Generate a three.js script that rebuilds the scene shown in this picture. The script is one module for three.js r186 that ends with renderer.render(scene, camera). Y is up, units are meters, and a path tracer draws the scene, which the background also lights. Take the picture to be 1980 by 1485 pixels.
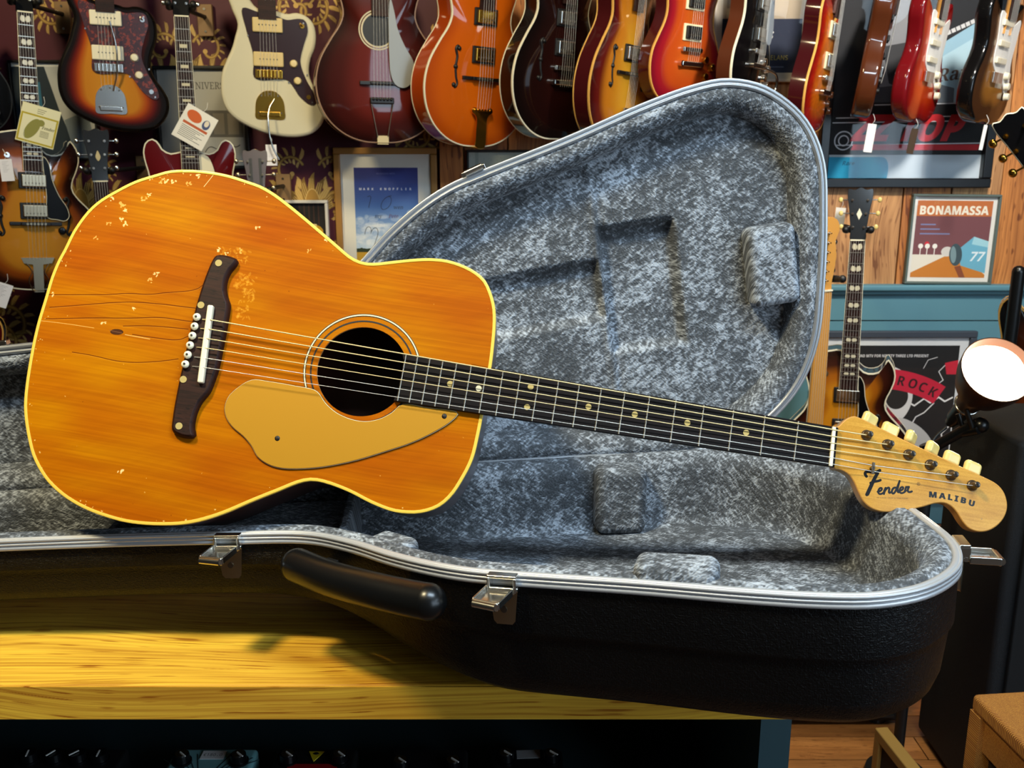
import * as THREE from 'three';
import { RoundedBoxGeometry } from 'three/addons/geometries/RoundedBoxGeometry.js';
import { mergeGeometries } from 'three/addons/utils/BufferGeometryUtils.js';
import { RectAreaLightUniformsLib } from 'three/addons/lights/RectAreaLightUniformsLib.js';

// ---------------------------------------------------------------- camera, sky, light, exposure
const scene = new THREE.Scene();
const camera = new THREE.PerspectiveCamera(42.69, 1980 / 1485, 0.05, 60);
camera.position.set(0, 1.4, 0);
camera.rotation.x = -14 * Math.PI / 180;
camera.focus = 1.06; camera.userData.fStop = 18;
scene.add(camera);
scene.background = new THREE.Color().setRGB(0.62, 0.78, 1.0);
const renderer = new THREE.WebGLRenderer({ antialias: true });
renderer.toneMapping = THREE.LinearToneMapping;
renderer.toneMappingExposure = 1.0;
renderer.shadowMap.enabled = true;
RectAreaLightUniformsLib.init();
const WARM = new THREE.Color().setRGB(1.0, 0.83, 0.49), DAY = new THREE.Color().setRGB(0.66, 0.84, 1.0);
function areaLight(color, intensity, w, h, pos, target) {
  const l = new THREE.RectAreaLight(color, intensity, w, h);
  l.position.set(...pos); l.lookAt(...target); scene.add(l); return l;
}
// daylight through the shop windows (window_1 behind the camera to the right, window_2 in the right wall)
areaLight(DAY, 4, 1.2, 1.6, [2.1, 1.75, 1.84], [2.1, 1.75, 0]);
areaLight(DAY, 5, 1.5, 1.6, [2.84, 1.75, 0.85], [0, 1.75, 0.85]);

// the daylight-white ceiling panel over the counter (its fitting is built with the room)
areaLight(DAY, 50, 1.15, 0.28, [0.62, 2.845, -0.15], [0.62, 0, -0.15]);

// ---------------------------------------------------------------- helpers
let seed = 7;
const rnd = () => { seed = (seed * 1664525 + 1013904223) % 4294967296; return seed / 4294967296; };
const taken = {};
function numbered(n) { const k = (taken[n] = (taken[n] ?? -1) + 1); return k ? `${n}_${String(k).padStart(3, '0')}` : n; }
function tag(o, label, category, group) { o.userData.label = label; o.userData.category = category; if (group) o.userData.group = group; return o; }
function thing(name, label, category, pos = [0, 0, 0], group) {
  const o = new THREE.Group(); o.name = numbered(name); o.position.set(...pos); scene.add(o);
  return tag(o, label, category, group);
}
function part(name, geo, mat, parent, label) {
  const m = new THREE.Mesh(Array.isArray(geo) ? join(geo) : geo, mat); m.name = name; m.castShadow = m.receiveShadow = true;
  if (label) m.userData.label = label;
  parent.add(m); return m;
}
function structure(name, geo, mat, parent) {
  const m = part(name, geo, mat, parent ?? scene);
  if (!parent) m.userData.kind = 'structure';
  return m;
}
function join(list) {
  const gs = list.map((g) => { const n = g.index ? g.toNonIndexed() : g; if (!n.attributes.normal) n.computeVertexNormals(); return n; });
  const keys = ['position', 'normal', 'uv', 'color'].filter((k) => gs.every((g) => g.attributes[k]));
  for (const g of gs) for (const k of Object.keys(g.attributes)) if (!keys.includes(k)) g.deleteAttribute(k);
  return mergeGeometries(gs);
}
function box(w, h, d, x = 0, y = 0, z = 0, r = 0, rot) {
  const g = r ? new RoundedBoxGeometry(w, h, d, 2, r) : new THREE.BoxGeometry(w, h, d);
  if (rot) g.applyMatrix4(new THREE.Matrix4().makeRotationFromEuler(new THREE.Euler(...rot)));
  g.translate(x, y, z); return g;
}
const V = (a) => new THREE.Vector3(...a);
function rod(a, b, r, r2 = r, seg = 10) {
  const A = V(a), B = V(b), d = B.clone().sub(A), g = new THREE.CylinderGeometry(r2, r, d.length(), seg);
  g.applyQuaternion(new THREE.Quaternion().setFromUnitVectors(new THREE.Vector3(0, 1, 0), d.normalize()));
  g.translate((A.x + B.x) / 2, (A.y + B.y) / 2, (A.z + B.z) / 2); return g;
}
function tube(pts, r, n = 24, seg = 8, closed = false) { return new THREE.TubeGeometry(new THREE.CatmullRomCurve3(pts.map(V), closed, 'centripetal'), n, r, seg, closed); }
function disc(r, h, x, y, z, seg = 20) { const g = new THREE.CylinderGeometry(r, r, h, seg); g.rotateX(Math.PI / 2); g.translate(x, y, z); return g; }
function lathe(profile, seg = 24) { return new THREE.LatheGeometry(profile.map((p) => new THREE.Vector2(...p)), seg); }
function geoFrom(pos, idx, uv, col) {
  const g = new THREE.BufferGeometry();
  g.setAttribute('position', new THREE.Float32BufferAttribute(pos, 3));
  if (uv) g.setAttribute('uv', new THREE.Float32BufferAttribute(uv, 2));
  if (col) g.setAttribute('color', new THREE.Float32BufferAttribute(col, 3));
  g.setIndex(idx); g.computeVertexNormals(); return g;
}
// closed smooth loop through points (given in mm when k = .001), resampled to n points, counter-clockwise
function loop(pts, n = 120, k = 0.001) {
  const c = new THREE.CatmullRomCurve3(pts.map(([x, y]) => new THREE.Vector3(x * k, y * k, 0)), true, 'centripetal');
  c.arcLengthDivisions = 1200;
  const o = c.getSpacedPoints(n).slice(0, n).map((p) => [p.x, p.y]);
  let a = 0; o.forEach((p, i) => { const q = o[(i + 1) % n]; a += p[0] * q[1] - q[0] * p[1]; });
  return a < 0 ? o.reverse() : o;
}
function inward(lp) {
  const n = lp.length;
  return lp.map((_, i) => { const a = lp[(i + n - 1) % n], b = lp[(i + 1) % n], dx = b[0] - a[0], dy = b[1] - a[1], l = Math.hypot(dx, dy) || 1; return [-dy / l, dx / l]; });
}
const inset = (lp, d) => { const nn = inward(lp); return lp.map((p, i) => [p[0] + nn[i][0] * d, p[1] + nn[i][1] * d]); };
const FLAT = (u, v, z) => [u, v, z];
// a skin around a loop: profile is a list of [inset, z] or of functions (point, i) => [inset, z]
function skin(lp, prof, map = FLAT) {
  const n = lp.length, nn = inward(lp), pos = [], uv = [], idx = [];
  let run = 0; const arc = lp.map((p, i) => { if (i) run += Math.hypot(p[0] - lp[i - 1][0], p[1] - lp[i - 1][1]); return run; });
  const per = run + Math.hypot(lp[0][0] - lp[n - 1][0], lp[0][1] - lp[n - 1][1]), fit = per > 1 ? Math.round(per / 0.42) * 0.42 / per : 1;
  let vlen = 0, last;
  prof.forEach((pf, j) => {
    for (let i = 0; i <= n; i++) {
      const q = i % n, [d, z] = typeof pf === 'function' ? pf(lp[q], q) : pf;
      if (i === 0) { if (last) vlen += Math.hypot(d - last[0], z - last[1]); last = [d, z]; }
      pos.push(...map(lp[q][0] + nn[q][0] * d, lp[q][1] + nn[q][1] * d, z)); uv.push((i === n ? per : arc[q]) * fit, vlen);
    }
    if (j) for (let i = 0; i < n; i++) { const a = (j - 1) * (n + 1) + i, b = a + n + 1; idx.push(a, a + 1, b, a + 1, b + 1, b); }
  });
  return geoFrom(pos, idx, uv);
}
function cap(lp, z, map = FLAT, holes = []) {
  const v2 = (l) => l.map((p) => new THREE.Vector2(p[0], p[1]));
  const tri = THREE.ShapeUtils.triangulateShape(v2(lp), holes.map(v2)), all = [lp, ...holes].flat();
  const zf = typeof z === 'function' ? z : () => z;
  return geoFrom(all.flatMap((p, i) => map(p[0], p[1], zf(p, i))), tri.flat(), all.flatMap((p) => [p[0], p[1]]));
}
// plate with rounded upper edge from a loop
function plate(lp, z0, z1, bev = 0.0005, holes = [], map = FLAT) {
  const gs = [skin(lp, [[0, z0], [0, z1 - bev], [bev, z1]], map), cap(inset(lp, bev), z1, map, holes)];
  for (const h of holes) gs.push(skin(h, [[0, z0], [0, z1]], map));
  return join(gs);
}
// domed top: rings from the loop to a core segment, with a colour for each ring (dye) and a height
function dome(lp, core, R, zf, cf) {
  const n = lp.length, pos = [], idx = [], uv = [], col = [], [cx, y0, y1] = core;
  for (let r = 0; r <= R; r++) {
    const t = r / R;
    for (let i = 0; i < n; i++) {
      const p = lp[i], q = [cx + (p[0] - cx) * 0.001, Math.min(y1, Math.max(y0, p[1]))], x = p[0] + (q[0] - p[0]) * t, y = p[1] + (q[1] - p[1]) * t;
      pos.push(x, y, zf(t)); uv.push(x, y);
      if (cf) col.push(...cf(t, x, y));
      if (r) { const a = (r - 1) * n + i, b = (r - 1) * n + (i + 1) % n; idx.push(a, b, a + n, b, b + n, a + n); }
    }
  }
  return geoFrom(pos, idx, uv, cf ? col : null);
}
const lin = (hex) => { const c = new THREE.Color(hex); return [c.r, c.g, c.b]; };
function ramp(stops) {
  const s = stops.map(([t, h]) => [t, lin(h)]);
  return (t) => {
    if (t <= s[0][0]) return s[0][1];
    for (let i = 1; i < s.length; i++) if (t <= s[i][0]) { const k = (t - s[i - 1][0]) / (s[i][0] - s[i - 1][0]), e = k * k * (3 - 2 * k); return s[i][1].map((v, c) => s[i - 1][1][c] * (1 - e) + v * e); }
    return s[s.length - 1][1];
  };
}
const smooth = (a, b, x) => { const t = Math.min(1, Math.max(0, (x - a) / (b - a))); return t * t * (3 - 2 * t); };

// ---------------------------------------------------------------- textures
function hash(x, y, s) { let h = Math.imul(x, 374761393) + Math.imul(y, 668265263) + Math.imul(s, 974634777); h = Math.imul(h ^ (h >>> 13), 1274126177); return ((h ^ (h >>> 16)) >>> 0) / 4294967296; }
function vnoise(x, y, px, py, s) {   // value noise tiling after px, py cells
  const xi = Math.floor(x), yi = Math.floor(y), fx = x - xi, fy = y - yi, u = fx * fx * (3 - 2 * fx), v = fy * fy * (3 - 2 * fy);
  const m = (a, n) => ((a % n) + n) % n, h = (i, j) => hash(m(xi + i, px), m(yi + j, py), s);
  return (h(0, 0) * (1 - u) + h(1, 0) * u) * (1 - v) + (h(0, 1) * (1 - u) + h(1, 1) * u) * v;
}
function dataTex(w, h, f, srgb = true, size = 1) {
  const d = new Uint8Array(w * h * 4);
  for (let j = 0; j < h; j++) for (let i = 0; i < w; i++) {
    const c = f(i / w, j / h), k = (j * w + i) * 4;
    d[k] = c[0]; d[k + 1] = c[1]; d[k + 2] = c[2]; d[k + 3] = 255;
  }
  const t = new THREE.DataTexture(d, w, h); t.wrapS = t.wrapT = THREE.RepeatWrapping; t.magFilter = THREE.LinearFilter;
  if (srgb) t.colorSpace = THREE.SRGBColorSpace;
  t.repeat.set(1 / size, 1 / size); t.needsUpdate = true; return t;
}
function canvasTex(w, h, draw, wrap) {
  const c = document.createElement('canvas'); c.width = w; c.height = h; draw(c.getContext('2d'), w, h);
  const t = new THREE.CanvasTexture(c); t.colorSpace = THREE.SRGBColorSpace;
  if (wrap) { t.wrapS = t.wrapT = THREE.RepeatWrapping; t.repeat.set(1 / wrap, 1 / wrap); }
  return t;
}
const grey = (v) => { v = Math.max(0, Math.min(255, v * 255)); return [v, v, v]; };
// crushed velvet: flattened and raised pile in flecks and drifts, one tile = 0.42 m
function velvetField(u, v) {
  const w = 0.02 * vnoise(u * 9, v * 9, 9, 9, 3);
  const big = vnoise(u * 7 + w * 30, v * 7, 7, 7, 11) * 0.6 + vnoise(u * 17, v * 17 + w * 20, 17, 17, 12) * 0.4;
  const fleck = vnoise((u + v * 0.35) * 60, v * 60, 60, 60, 13) * 0.22 + vnoise((u - v) * 130, v * 110, 130, 110, 14) * 0.4 + vnoise((u + v) * 240, v * 220, 240, 220, 16) * 0.38;
  const fine = vnoise(u * 300, v * 300, 300, 300, 15);
  return [big, fleck, fine];
}
const velvetTex = dataTex(1024, 1024, (u, v) => {
  const [b, f, n] = velvetField(u, v), m = smooth(0.32, 0.72, b * 0.3 + f * 0.7), q = m * 0.78 + n * 0.22;
  const k = q ** 1.35; return [60 + 124 * k, 63 + 129 * k, 67 + 135 * k];
}, true, 0.42);
const velvetBump = dataTex(1024, 1024, (u, v) => { const [b, f, n] = velvetField(u, v); return grey(0.35 * b + 0.4 * f + 0.25 * n); }, false, 0.42);
const leatherBump = dataTex(1024, 1024, (u, v) => {
  const x = vnoise(u * 70, v * 70, 70, 70, 21), y = vnoise(u * 140 + 3 * x, v * 140, 140, 140, 22), z = vnoise(u * 18, v * 18, 18, 18, 23);
  return grey(0.25 + 0.35 * Math.abs(2 * x - 1) + 0.3 * Math.abs(2 * y - 1) + 0.1 * z);
}, false, 0.15);
function woodTex(w, h, base, dark, size, along, freq, s, contrast = 1, fineV = 420, poreV = 300) {   // grain runs along u
  return dataTex(w, h, (u, v) => {
    const warp = vnoise(u * 3, v * 5, 3, 5, s) * 0.05 + vnoise(u * 8, v * 14, 8, 14, s + 1) * 0.014;
    const ring = 0.5 + 0.5 * Math.sin((v + warp) * freq * 6.283), fine = vnoise(u * 14, (v + warp) * fineV, 14, fineV, s + 2), mid = vnoise(u * 6, v * 60, 6, 60, s + 3);
    const pore = 0.9 * smooth(0.78, 0.95, vnoise(u * 26, (v + warp) * poreV, 26, poreV, s + 4));
    const hair = vnoise(u * 7, (v + warp) * fineV * 1.7, 7, Math.round(fineV * 1.7), s + 5);
    const k = Math.min(1, contrast * (0.22 * ring + 0.3 * fine + 0.34 * mid + 0.3 * smooth(0.45, 0.9, hair) + pore * 0.7) * 0.8);
    return base.map((c, i) => c + (dark[i] - c) * k);
  }, true, size);
}
const benchTex = woodTex(2048, 2048, [246, 202, 68], [138, 78, 18], 1.1, 0, 6, 31, 0.95, 520, 640);
const plankTex = woodTex(1024, 1024, [240, 184, 122], [118, 72, 40], 1.0, 0, 5, 41, 1.0, 200, 160);
const floorTex = woodTex(512, 512, [222, 158, 92], [128, 78, 38], 0.6, 0, 4, 51, 0.9);
const rosewoodTex = woodTex(1024, 256, [92, 56, 44], [30, 15, 12], 0.2, 0, 6, 61, 1.2);
const tweedTex = dataTex(256, 256, (u, v) => {
  const a = (u + v) * 32, s = a - Math.floor(a), n = vnoise(u * 128, v * 128, 128, 128, 71) * 40;
  return s < 0.55 ? [206 - n, 150 - n, 66 - n * 0.6] : [128 - n, 78 - n, 28];
}, true, 0.13);
const wallpaperTex = canvasTex(1024, 1024, (c, W, H) => {
  c.fillStyle = '#4a0d22'; c.fillRect(0, 0, W, H);
  let s = 5; const r = () => { s = (s * 16807) % 2147483647; return s / 2147483647; };
  for (let i = 0; i < 5000; i++) { c.fillStyle = `rgba(${90 + r() * 30 | 0},20,48,.12)`; c.fillRect(r() * W, r() * H, 6, 1.5); }
  const gold = ['#a07c34', '#7c5c24', '#c29c54', '#8f6c2c'];
  const blade = (x, y, len, wid, ang, p) => {      // one fleshy leaf lobe with veins
    c.save(); c.translate(x, y); c.rotate(ang);
    c.fillStyle = gold[p % 4]; c.beginPath(); c.moveTo(0, 0); c.bezierCurveTo(len * 0.3, -wid, len * 0.9, -wid * 0.9, len, wid * 0.5); c.bezierCurveTo(len * 0.7, wid * 0.1, len * 0.4, wid * 0.9, 0, 0); c.fill();
    c.strokeStyle = '#d2b06a'; c.lineWidth = 2; for (const q of [-0.35, -0.1, 0.15]) { c.beginPath(); c.moveTo(4, 0); c.quadraticCurveTo(len * 0.5, wid * q * 1.6, len * 0.86, wid * q); c.stroke(); }
    c.strokeStyle = '#5e4018'; c.lineWidth = 1.5; c.beginPath(); c.moveTo(0, 0); c.quadraticCurveTo(len * 0.5, wid * 0.5, len * 0.9, wid * 0.4); c.stroke(); c.restore();
  };
  const frond = (x, y, k, turn, flip) => {          // a scrolling acanthus branch
    c.save(); c.translate(x, y); c.rotate(turn); c.scale(k * flip, k); c.lineCap = 'round';
    const P = []; for (let i = 0; i <= 40; i++) { const t = i / 40, a = -1.2 + t * 5.4, r = 96 * (1 - t * 0.78); P.push([70 + r * Math.sin(a) * 0.9 + 20, -60 - r * Math.cos(a) + 30, a]); }
    for (let i = 2; i < 26; i += 3) { const [px, py, an] = P[i], f = 1 - i / 44; blade(px, py, 74 * f, 22 * f, an - 1.1, i); if (i < 16) blade(px, py, 46 * f, 16 * f, an + 2.0, i + 1); }
    for (let p = 0; p < 3; p++) { c.strokeStyle = gold[[1, 0, 2][p]]; c.lineWidth = [17, 11, 3][p]; c.beginPath(); P.forEach(([px, py], i) => (i ? c.lineTo(px, py) : c.moveTo(px, py))); c.stroke(); }
    c.fillStyle = '#c29c54'; c.beginPath(); c.arc(P[40][0], P[40][1], 13, 0, 7); c.fill(); c.restore();
  };
  const bud = (x, y, k, turn) => {
    c.save(); c.translate(x, y); c.rotate(turn); c.scale(k, k);
    for (let i = -4; i <= 4; i++) blade(0, 96, 150 - Math.abs(i) * 14, 24, -Math.PI / 2 + i * 0.27, i + 8);
    c.fillStyle = '#a87e34'; c.beginPath(); c.ellipse(0, 62, 26, 58, 0, 0, 7); c.fill(); c.strokeStyle = '#d2b06a'; c.lineWidth = 3; c.stroke(); c.restore();
  };
  for (const [ox, oy] of [[0, 0], [512, 512], [-512, 512], [512, -512], [-512, -512], [1024, 0], [0, 1024], [1024, 1024]]) {
    const X = 256 + ox, Y = 256 + oy;
    for (const f of [1, -1]) { frond(X + f * 20, Y + 60, 1.15, f * 0.25, f); frond(X + f * 30, Y + 40, 1.0, f * 1.5, f); frond(X + f * 60, Y + 150, 0.85, f * 2.3, f); frond(X + f * 24, Y - 110, 0.8, f * 0.1, f); }
    bud(X, Y - 60, 1.25, 0); bud(X, Y + 150, 0.9, Math.PI);
  }
}, 0.8);

// ---------------------------------------------------------------- materials
const D2 = THREE.DoubleSide;
const std = (color, roughness = 0.6, extra = {}) => new THREE.MeshStandardMaterial({ color, roughness, side: D2, ...extra });
const phys = (color, roughness = 0.4, extra = {}) => new THREE.MeshPhysicalMaterial({ color, roughness, side: D2, ...extra });
const M = {
  velvet: phys('#ffffff', 0.9, { map: velvetTex, bumpMap: velvetBump, bumpScale: 0.0022, sheen: 1, sheenRoughness: 0.45, sheenColor: new THREE.Color(0.5, 0.54, 0.6) }),
  shell: phys('#040405', 0.46, { specularIntensity: 0.5, bumpMap: leatherBump, bumpScale: 0.0008 }),
  rubber: phys('#0b0c0d', 0.3),
  alu: std('#c2c3c5', 0.4, { metalness: 0.4 }), aluGrey: std('#b4b8bd', 0.34, { metalness: 0.65 }),
  chrome: std('#e2e0da', 0.2, { metalness: 1 }),
  nickel: std('#c7b79a', 0.3, { metalness: 1 }),
  gold: std('#e0b04a', 0.2, { metalness: 1 }),
  agedSteel: std('#6e6255', 0.35, { metalness: 0.9 }),
  fretwire: std('#b8b0a2', 0.3, { metalness: 0.9 }),
  wound: std('#e6d09a', 0.4, { metalness: 0.45 }), plain: std('#e6e4dc', 0.35, { metalness: 0.5 }),
  black: std('#0b0b0c', 0.5), blackGloss: phys('#08080a', 0.35, { specularIntensity: 0.3, clearcoat: 0.3, clearcoatRoughness: 0.12 }),
  ivory: phys('#efe6c8', 0.35), cream: phys('#e6dcb4', 0.4), agedIvory: phys('#e3c878', 0.38, { clearcoat: 0.3 }), white: std('#eceae4', 0.6),
  pearl: phys('#d8cfb0', 0.22, { clearcoat: 0.6 }), pearlAged: phys('#b9a468', 0.25, { clearcoat: 0.6 }),
  rosewood: phys('#b0a09a', 0.55, { map: rosewoodTex, specularIntensity: 0.5 }),
  ebony: std('#100c0b', 0.4), mahogany: phys('#3c1a10', 0.35, { clearcoat: 0.6, clearcoatRoughness: 0.2 }),
  maple: phys('#c88f45', 0.32, { clearcoat: 0.6, clearcoatRoughness: 0.12 }),
  binding: phys('#e8c24a', 0.35), bindWhite: phys('#e6dfc4', 0.35), bindGold: phys('#d2a04e', 0.35),
  paper: std('#e9e6dd', 0.8), teal: std('#5a8c9c', 0.55), darkTeal: std('#21383f', 0.6),
  glassPane: phys('#ffffff', 0.02, { transmission: 1, thickness: 0, ior: 1.25 }),
};
// ---------------------------------------------------------------- the room
const RX0 = -2.9, RX1 = 2.9, RZ0 = -3.45, RZ1 = 1.9, RH = 2.9;
function metreUV(g, ua, va, off = [0, 0]) {      // uv in metres from two axes of the position
  const p = g.attributes.position, uv = []; const ax = { x: 0, y: 1, z: 2 };
  for (let i = 0; i < p.count; i++) { const q = [p.getX(i), p.getY(i), p.getZ(i)]; uv.push(q[ax[ua]] + off[0], q[ax[va]] + off[1]); }
  g.setAttribute('uv', new THREE.Float32BufferAttribute(uv, 2)); return g;
}
const plaster = std('#cfc6b4', 0.9), ceilingPaint = std('#6b6357', 0.9), wallPaint = std('#4a4036', 0.9);
structure('ceiling', box(RX1 - RX0 + 0.3, 0.12, RZ1 - RZ0 + 0.3, 0, RH + 0.06, (RZ0 + RZ1) / 2), ceilingPaint);
const floor = structure('floor', box(RX1 - RX0 + 0.3, 0.1, RZ1 - RZ0 + 0.3, 0, -0.062, (RZ0 + RZ1) / 2), std('#3a2414', 0.8));
{ // floor boards, run along x
  const tones = ['#ffffff', '#e2d2c0', '#c9b49e', '#f4e2cc'].map((c) => std(c, 0.45, { map: floorTex }));
  const w = 0.09;
  for (let i = 0; i * w < 2.6; i++) {
    const z = RZ0 + 0.05 + i * w;
    let x = RX0 + 0.02 + rnd() * 0.5 - 0.5;
    while (x < RX1) {
      const l = 0.7 + rnd() * 0.7, a = Math.max(RX0, x), b = Math.min(RX1, x + l);
      if (b > a + 0.02 && b > 0.2) part('floor_board', metreUV(box(b - a - 0.003, 0.012, w - 0.003, (a + b) / 2, -0.006, z), 'x', 'z', [rnd() * 3, rnd() * 3]), tones[(rnd() * 4) | 0], floor);
      x += l;
    }
  }
}
// left wall, right wall and front wall with their windows
structure('wall_left', box(0.12, RH, RZ1 - RZ0, RX0 - 0.06, RH / 2, (RZ0 + RZ1) / 2), wallPaint);
const WR = { z0: 0.1, z1: 1.6, y0: 0.95, y1: 2.55 }, WF = { x0: 1.5, x1: 2.7, y0: 0.95, y1: 2.55 };
structure('wall_right', [
  box(0.12, RH, WR.z0 - RZ0, RX1 + 0.06, RH / 2, (WR.z0 + RZ0) / 2), box(0.12, RH, RZ1 - WR.z1, RX1 + 0.06, RH / 2, (RZ1 + WR.z1) / 2),
  box(0.12, WR.y0, WR.z1 - WR.z0, RX1 + 0.06, WR.y0 / 2, (WR.z0 + WR.z1) / 2), box(0.12, RH - WR.y1, WR.z1 - WR.z0, RX1 + 0.06, (RH + WR.y1) / 2, (WR.z0 + WR.z1) / 2)], wallPaint);
structure('wall_front', [
  box(WF.x0 - RX0, RH, 0.12, (WF.x0 + RX0) / 2, RH / 2, RZ1 + 0.06), box(RX1 - WF.x1, RH, 0.12, (WF.x1 + RX1) / 2, RH / 2, RZ1 + 0.06),
  box(WF.x1 - WF.x0, WF.y0, 0.12, (WF.x0 + WF.x1) / 2, WF.y0 / 2, RZ1 + 0.06), box(WF.x1 - WF.x0, RH - WF.y1, 0.12, (WF.x0 + WF.x1) / 2, (RH + WF.y1) / 2, RZ1 + 0.06)], wallPaint);
{
  const win = (name, place, w, h, turn) => {
    const g = new THREE.Group(); g.name = name; g.position.set(...place); g.rotation.y = turn; g.userData.kind = 'structure'; scene.add(g);
    part('window_frame', [box(w, 0.06, 0.07, 0, h / 2 - 0.03, 0), box(w, 0.06, 0.07, 0, -h / 2 + 0.03, 0), box(0.06, h, 0.07, -w / 2 + 0.03, 0, 0), box(0.06, h, 0.07, w / 2 - 0.03, 0, 0), box(0.05, h, 0.06)], M.teal, g);
    for (const s of [-1, 1]) part('pane', box(w / 2 - 0.08, h - 0.12, 0.004, s * w / 4, 0, 0), M.glassPane, g);
    part('window_sill', box(w + 0.1, 0.03, 0.18, 0, -h / 2 - 0.015, 0.06, 0.006), M.teal, g);
  };
  win('window_1', [2.1, 1.75, RZ1 + 0.06], 1.2, 1.6, Math.PI);
  win('window_2', [RX1 + 0.06, 1.75, 0.85], 1.5, 1.6, -Math.PI / 2);
}
// back wall: papered on the left of the post, boards above a painted dado on the right
const wallBack = structure('wall_back', box(RX1 - RX0, RH, 0.12, 0, RH / 2, RZ0 - 0.085), plaster);
part('wallpaper', metreUV(box(RX0 * -1 - 0.24, RH, 0.02, (RX0 - 0.24) / 2, RH / 2, RZ0 - 0.012), 'x', 'y', [0.09, 0.21]), std('#ffffff', 0.6, { map: wallpaperTex }), wallBack, 'burgundy wallpaper with gold scrolling leaves');
const plankMats = ['#ffffff', '#d9c4ae', '#f3d2a8', '#b99a80'].map((c) => std(c, 0.55, { map: plankTex }));
part('post', metreUV(box(0.078, RH, 0.05, -0.206, RH / 2, RZ0 + 0.004), 'y', 'x'), std('#e8c79a', 0.6, { map: plankTex }), wallBack, 'rough upright timber post');
{
  let x = -0.164; const ws = [0.15, 0.2, 0.17, 0.13, 0.19, 0.16, 0.14, 0.08, 0.15, 0.145, 0.165, 0.17, 0.19, 0.13, 0.16, 0.2];
  for (let i = 0; x < RX1 - 0.02; i++) {
    const w = Math.min(ws[i % ws.length], RX1 - x);
    part('plank', metreUV(box(w - 0.005, RH - 0.9, 0.022, x + w / 2, (RH + 0.9) / 2, RZ0 - 0.012 + (i % 3) * 0.002), 'y', 'x', [rnd() * 5, rnd() * 5]), plankMats[(rnd() * 4) | 0], wallBack);
    x += w;
  }
}
part('dado_panel', [box(RX1 + 0.165, 0.12, 0.02, (RX1 - 0.165) / 2, 0.835, RZ0 - 0.008), box(RX1 + 0.165, 0.77, 0.016, (RX1 - 0.165) / 2, 0.385, RZ0 - 0.01)], M.teal, wallBack, 'blue-green painted dado boards');
{
  const rail = structure('trim_1', [box(RX1 + 0.165, 0.022, 0.05, (RX1 - 0.165) / 2, 0.893, RZ0 + 0.012, 0.008), box(RX1 + 0.165, 0.016, 0.03, (RX1 - 0.165) / 2, 0.876, RZ0 + 0.006, 0.006)], M.teal);
  rail.name = 'trim_1';
}
structure('baseboard_back', box(2.65, 0.12, 0.02, -1.57, 0.06, RZ0 + 0.01, 0.004), M.darkTeal);
structure('baseboard_left', box(0.02, 0.12, RZ1 - RZ0 - 0.06, RX0 + 0.012, 0.06, (RZ0 + RZ1) / 2, 0.004), M.darkTeal);

// ceiling spot lamps: a can on a bracket, a glowing lens and the light just in front of it
function spotLamp(pos, target, cd, angle, label, color = WARM, soft = 6) {
  const p = V(pos), t = V(target), dir = t.clone().sub(p).normalize();
  const o = thing('ceiling_spot_lamp', label, 'lamp', [pos[0], RH, pos[2]], 'ceiling spots');
  part('mount', box(0.09, 0.03, 0.09, 0, -0.015, 0, 0.005), M.black, o);
  part('stem', rod([0, -0.03, 0], [0, pos[1] - RH + 0.05, 0], 0.006), M.black, o);
  const can = new THREE.CylinderGeometry(0.04, 0.03, 0.12, 20, 1, true); can.translate(0, 0.0, 0);
  const q = new THREE.Quaternion().setFromUnitVectors(new THREE.Vector3(0, 1, 0), dir);
  const m = part('can', [can, new THREE.CylinderGeometry(0.03, 0.03, 0.004, 20).translate(0, -0.06, 0)], M.black, o); m.position.set(0, pos[1] - RH, 0); m.quaternion.copy(q);
  const lens = part('lens', new THREE.CylinderGeometry(0.034, 0.034, 0.004, 20).translate(0, 0.045, 0), new THREE.MeshStandardMaterial({ color: '#fff2dd', emissive: color, emissiveIntensity: 6 }), m);
  lens.castShadow = false;
  const l = new THREE.SpotLight(color, cd, 0, angle, 0.6, 2);
  l.position.copy(p).addScaledVector(dir, 0.075); l.target.position.copy(t); l.castShadow = true; l.shadow.radius = soft; l.shadow.mapSize.set(1024, 1024);
  scene.add(l); scene.add(l.target);
}
spotLamp([-0.75, 2.72, -0.36], [-0.2, 1.08, -1.0], 11, 0.75, 'black ceiling spot aimed at the open guitar case from the left');
spotLamp([-1.5, 2.62, -1.75], [-1.35, 1.35, -3.4], 7, 0.75, 'black ceiling spot aimed at the papered wall on the left');
spotLamp([-0.15, 2.62, -1.75], [0.05, 1.4, -3.4], 7, 0.7, 'black ceiling spot aimed at the archtops by the timber post');
spotLamp([-1.4, 2.6, 0.7], [-1.2, 0.4, 0.9], 5, 0.8, 'black ceiling spot over the shop floor behind the camera on the left');
spotLamp([0.5, 2.6, 0.9], [0.6, 0.4, 1.0], 5, 0.8, 'black ceiling spot over the shop floor behind the camera on the right');
spotLamp([0.75, 2.62, -2.25], [0.72, 0, -2.1], 5, 0.5, 'black ceiling spot over the floor beside the amplifiers');
spotLamp([1.2, 2.62, -1.7], [1.2, 1.2, -3.4], 15, 0.7, 'black ceiling spot aimed at the plank wall on the right', new THREE.Color().setRGB(1, 0.93, 0.84));
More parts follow.
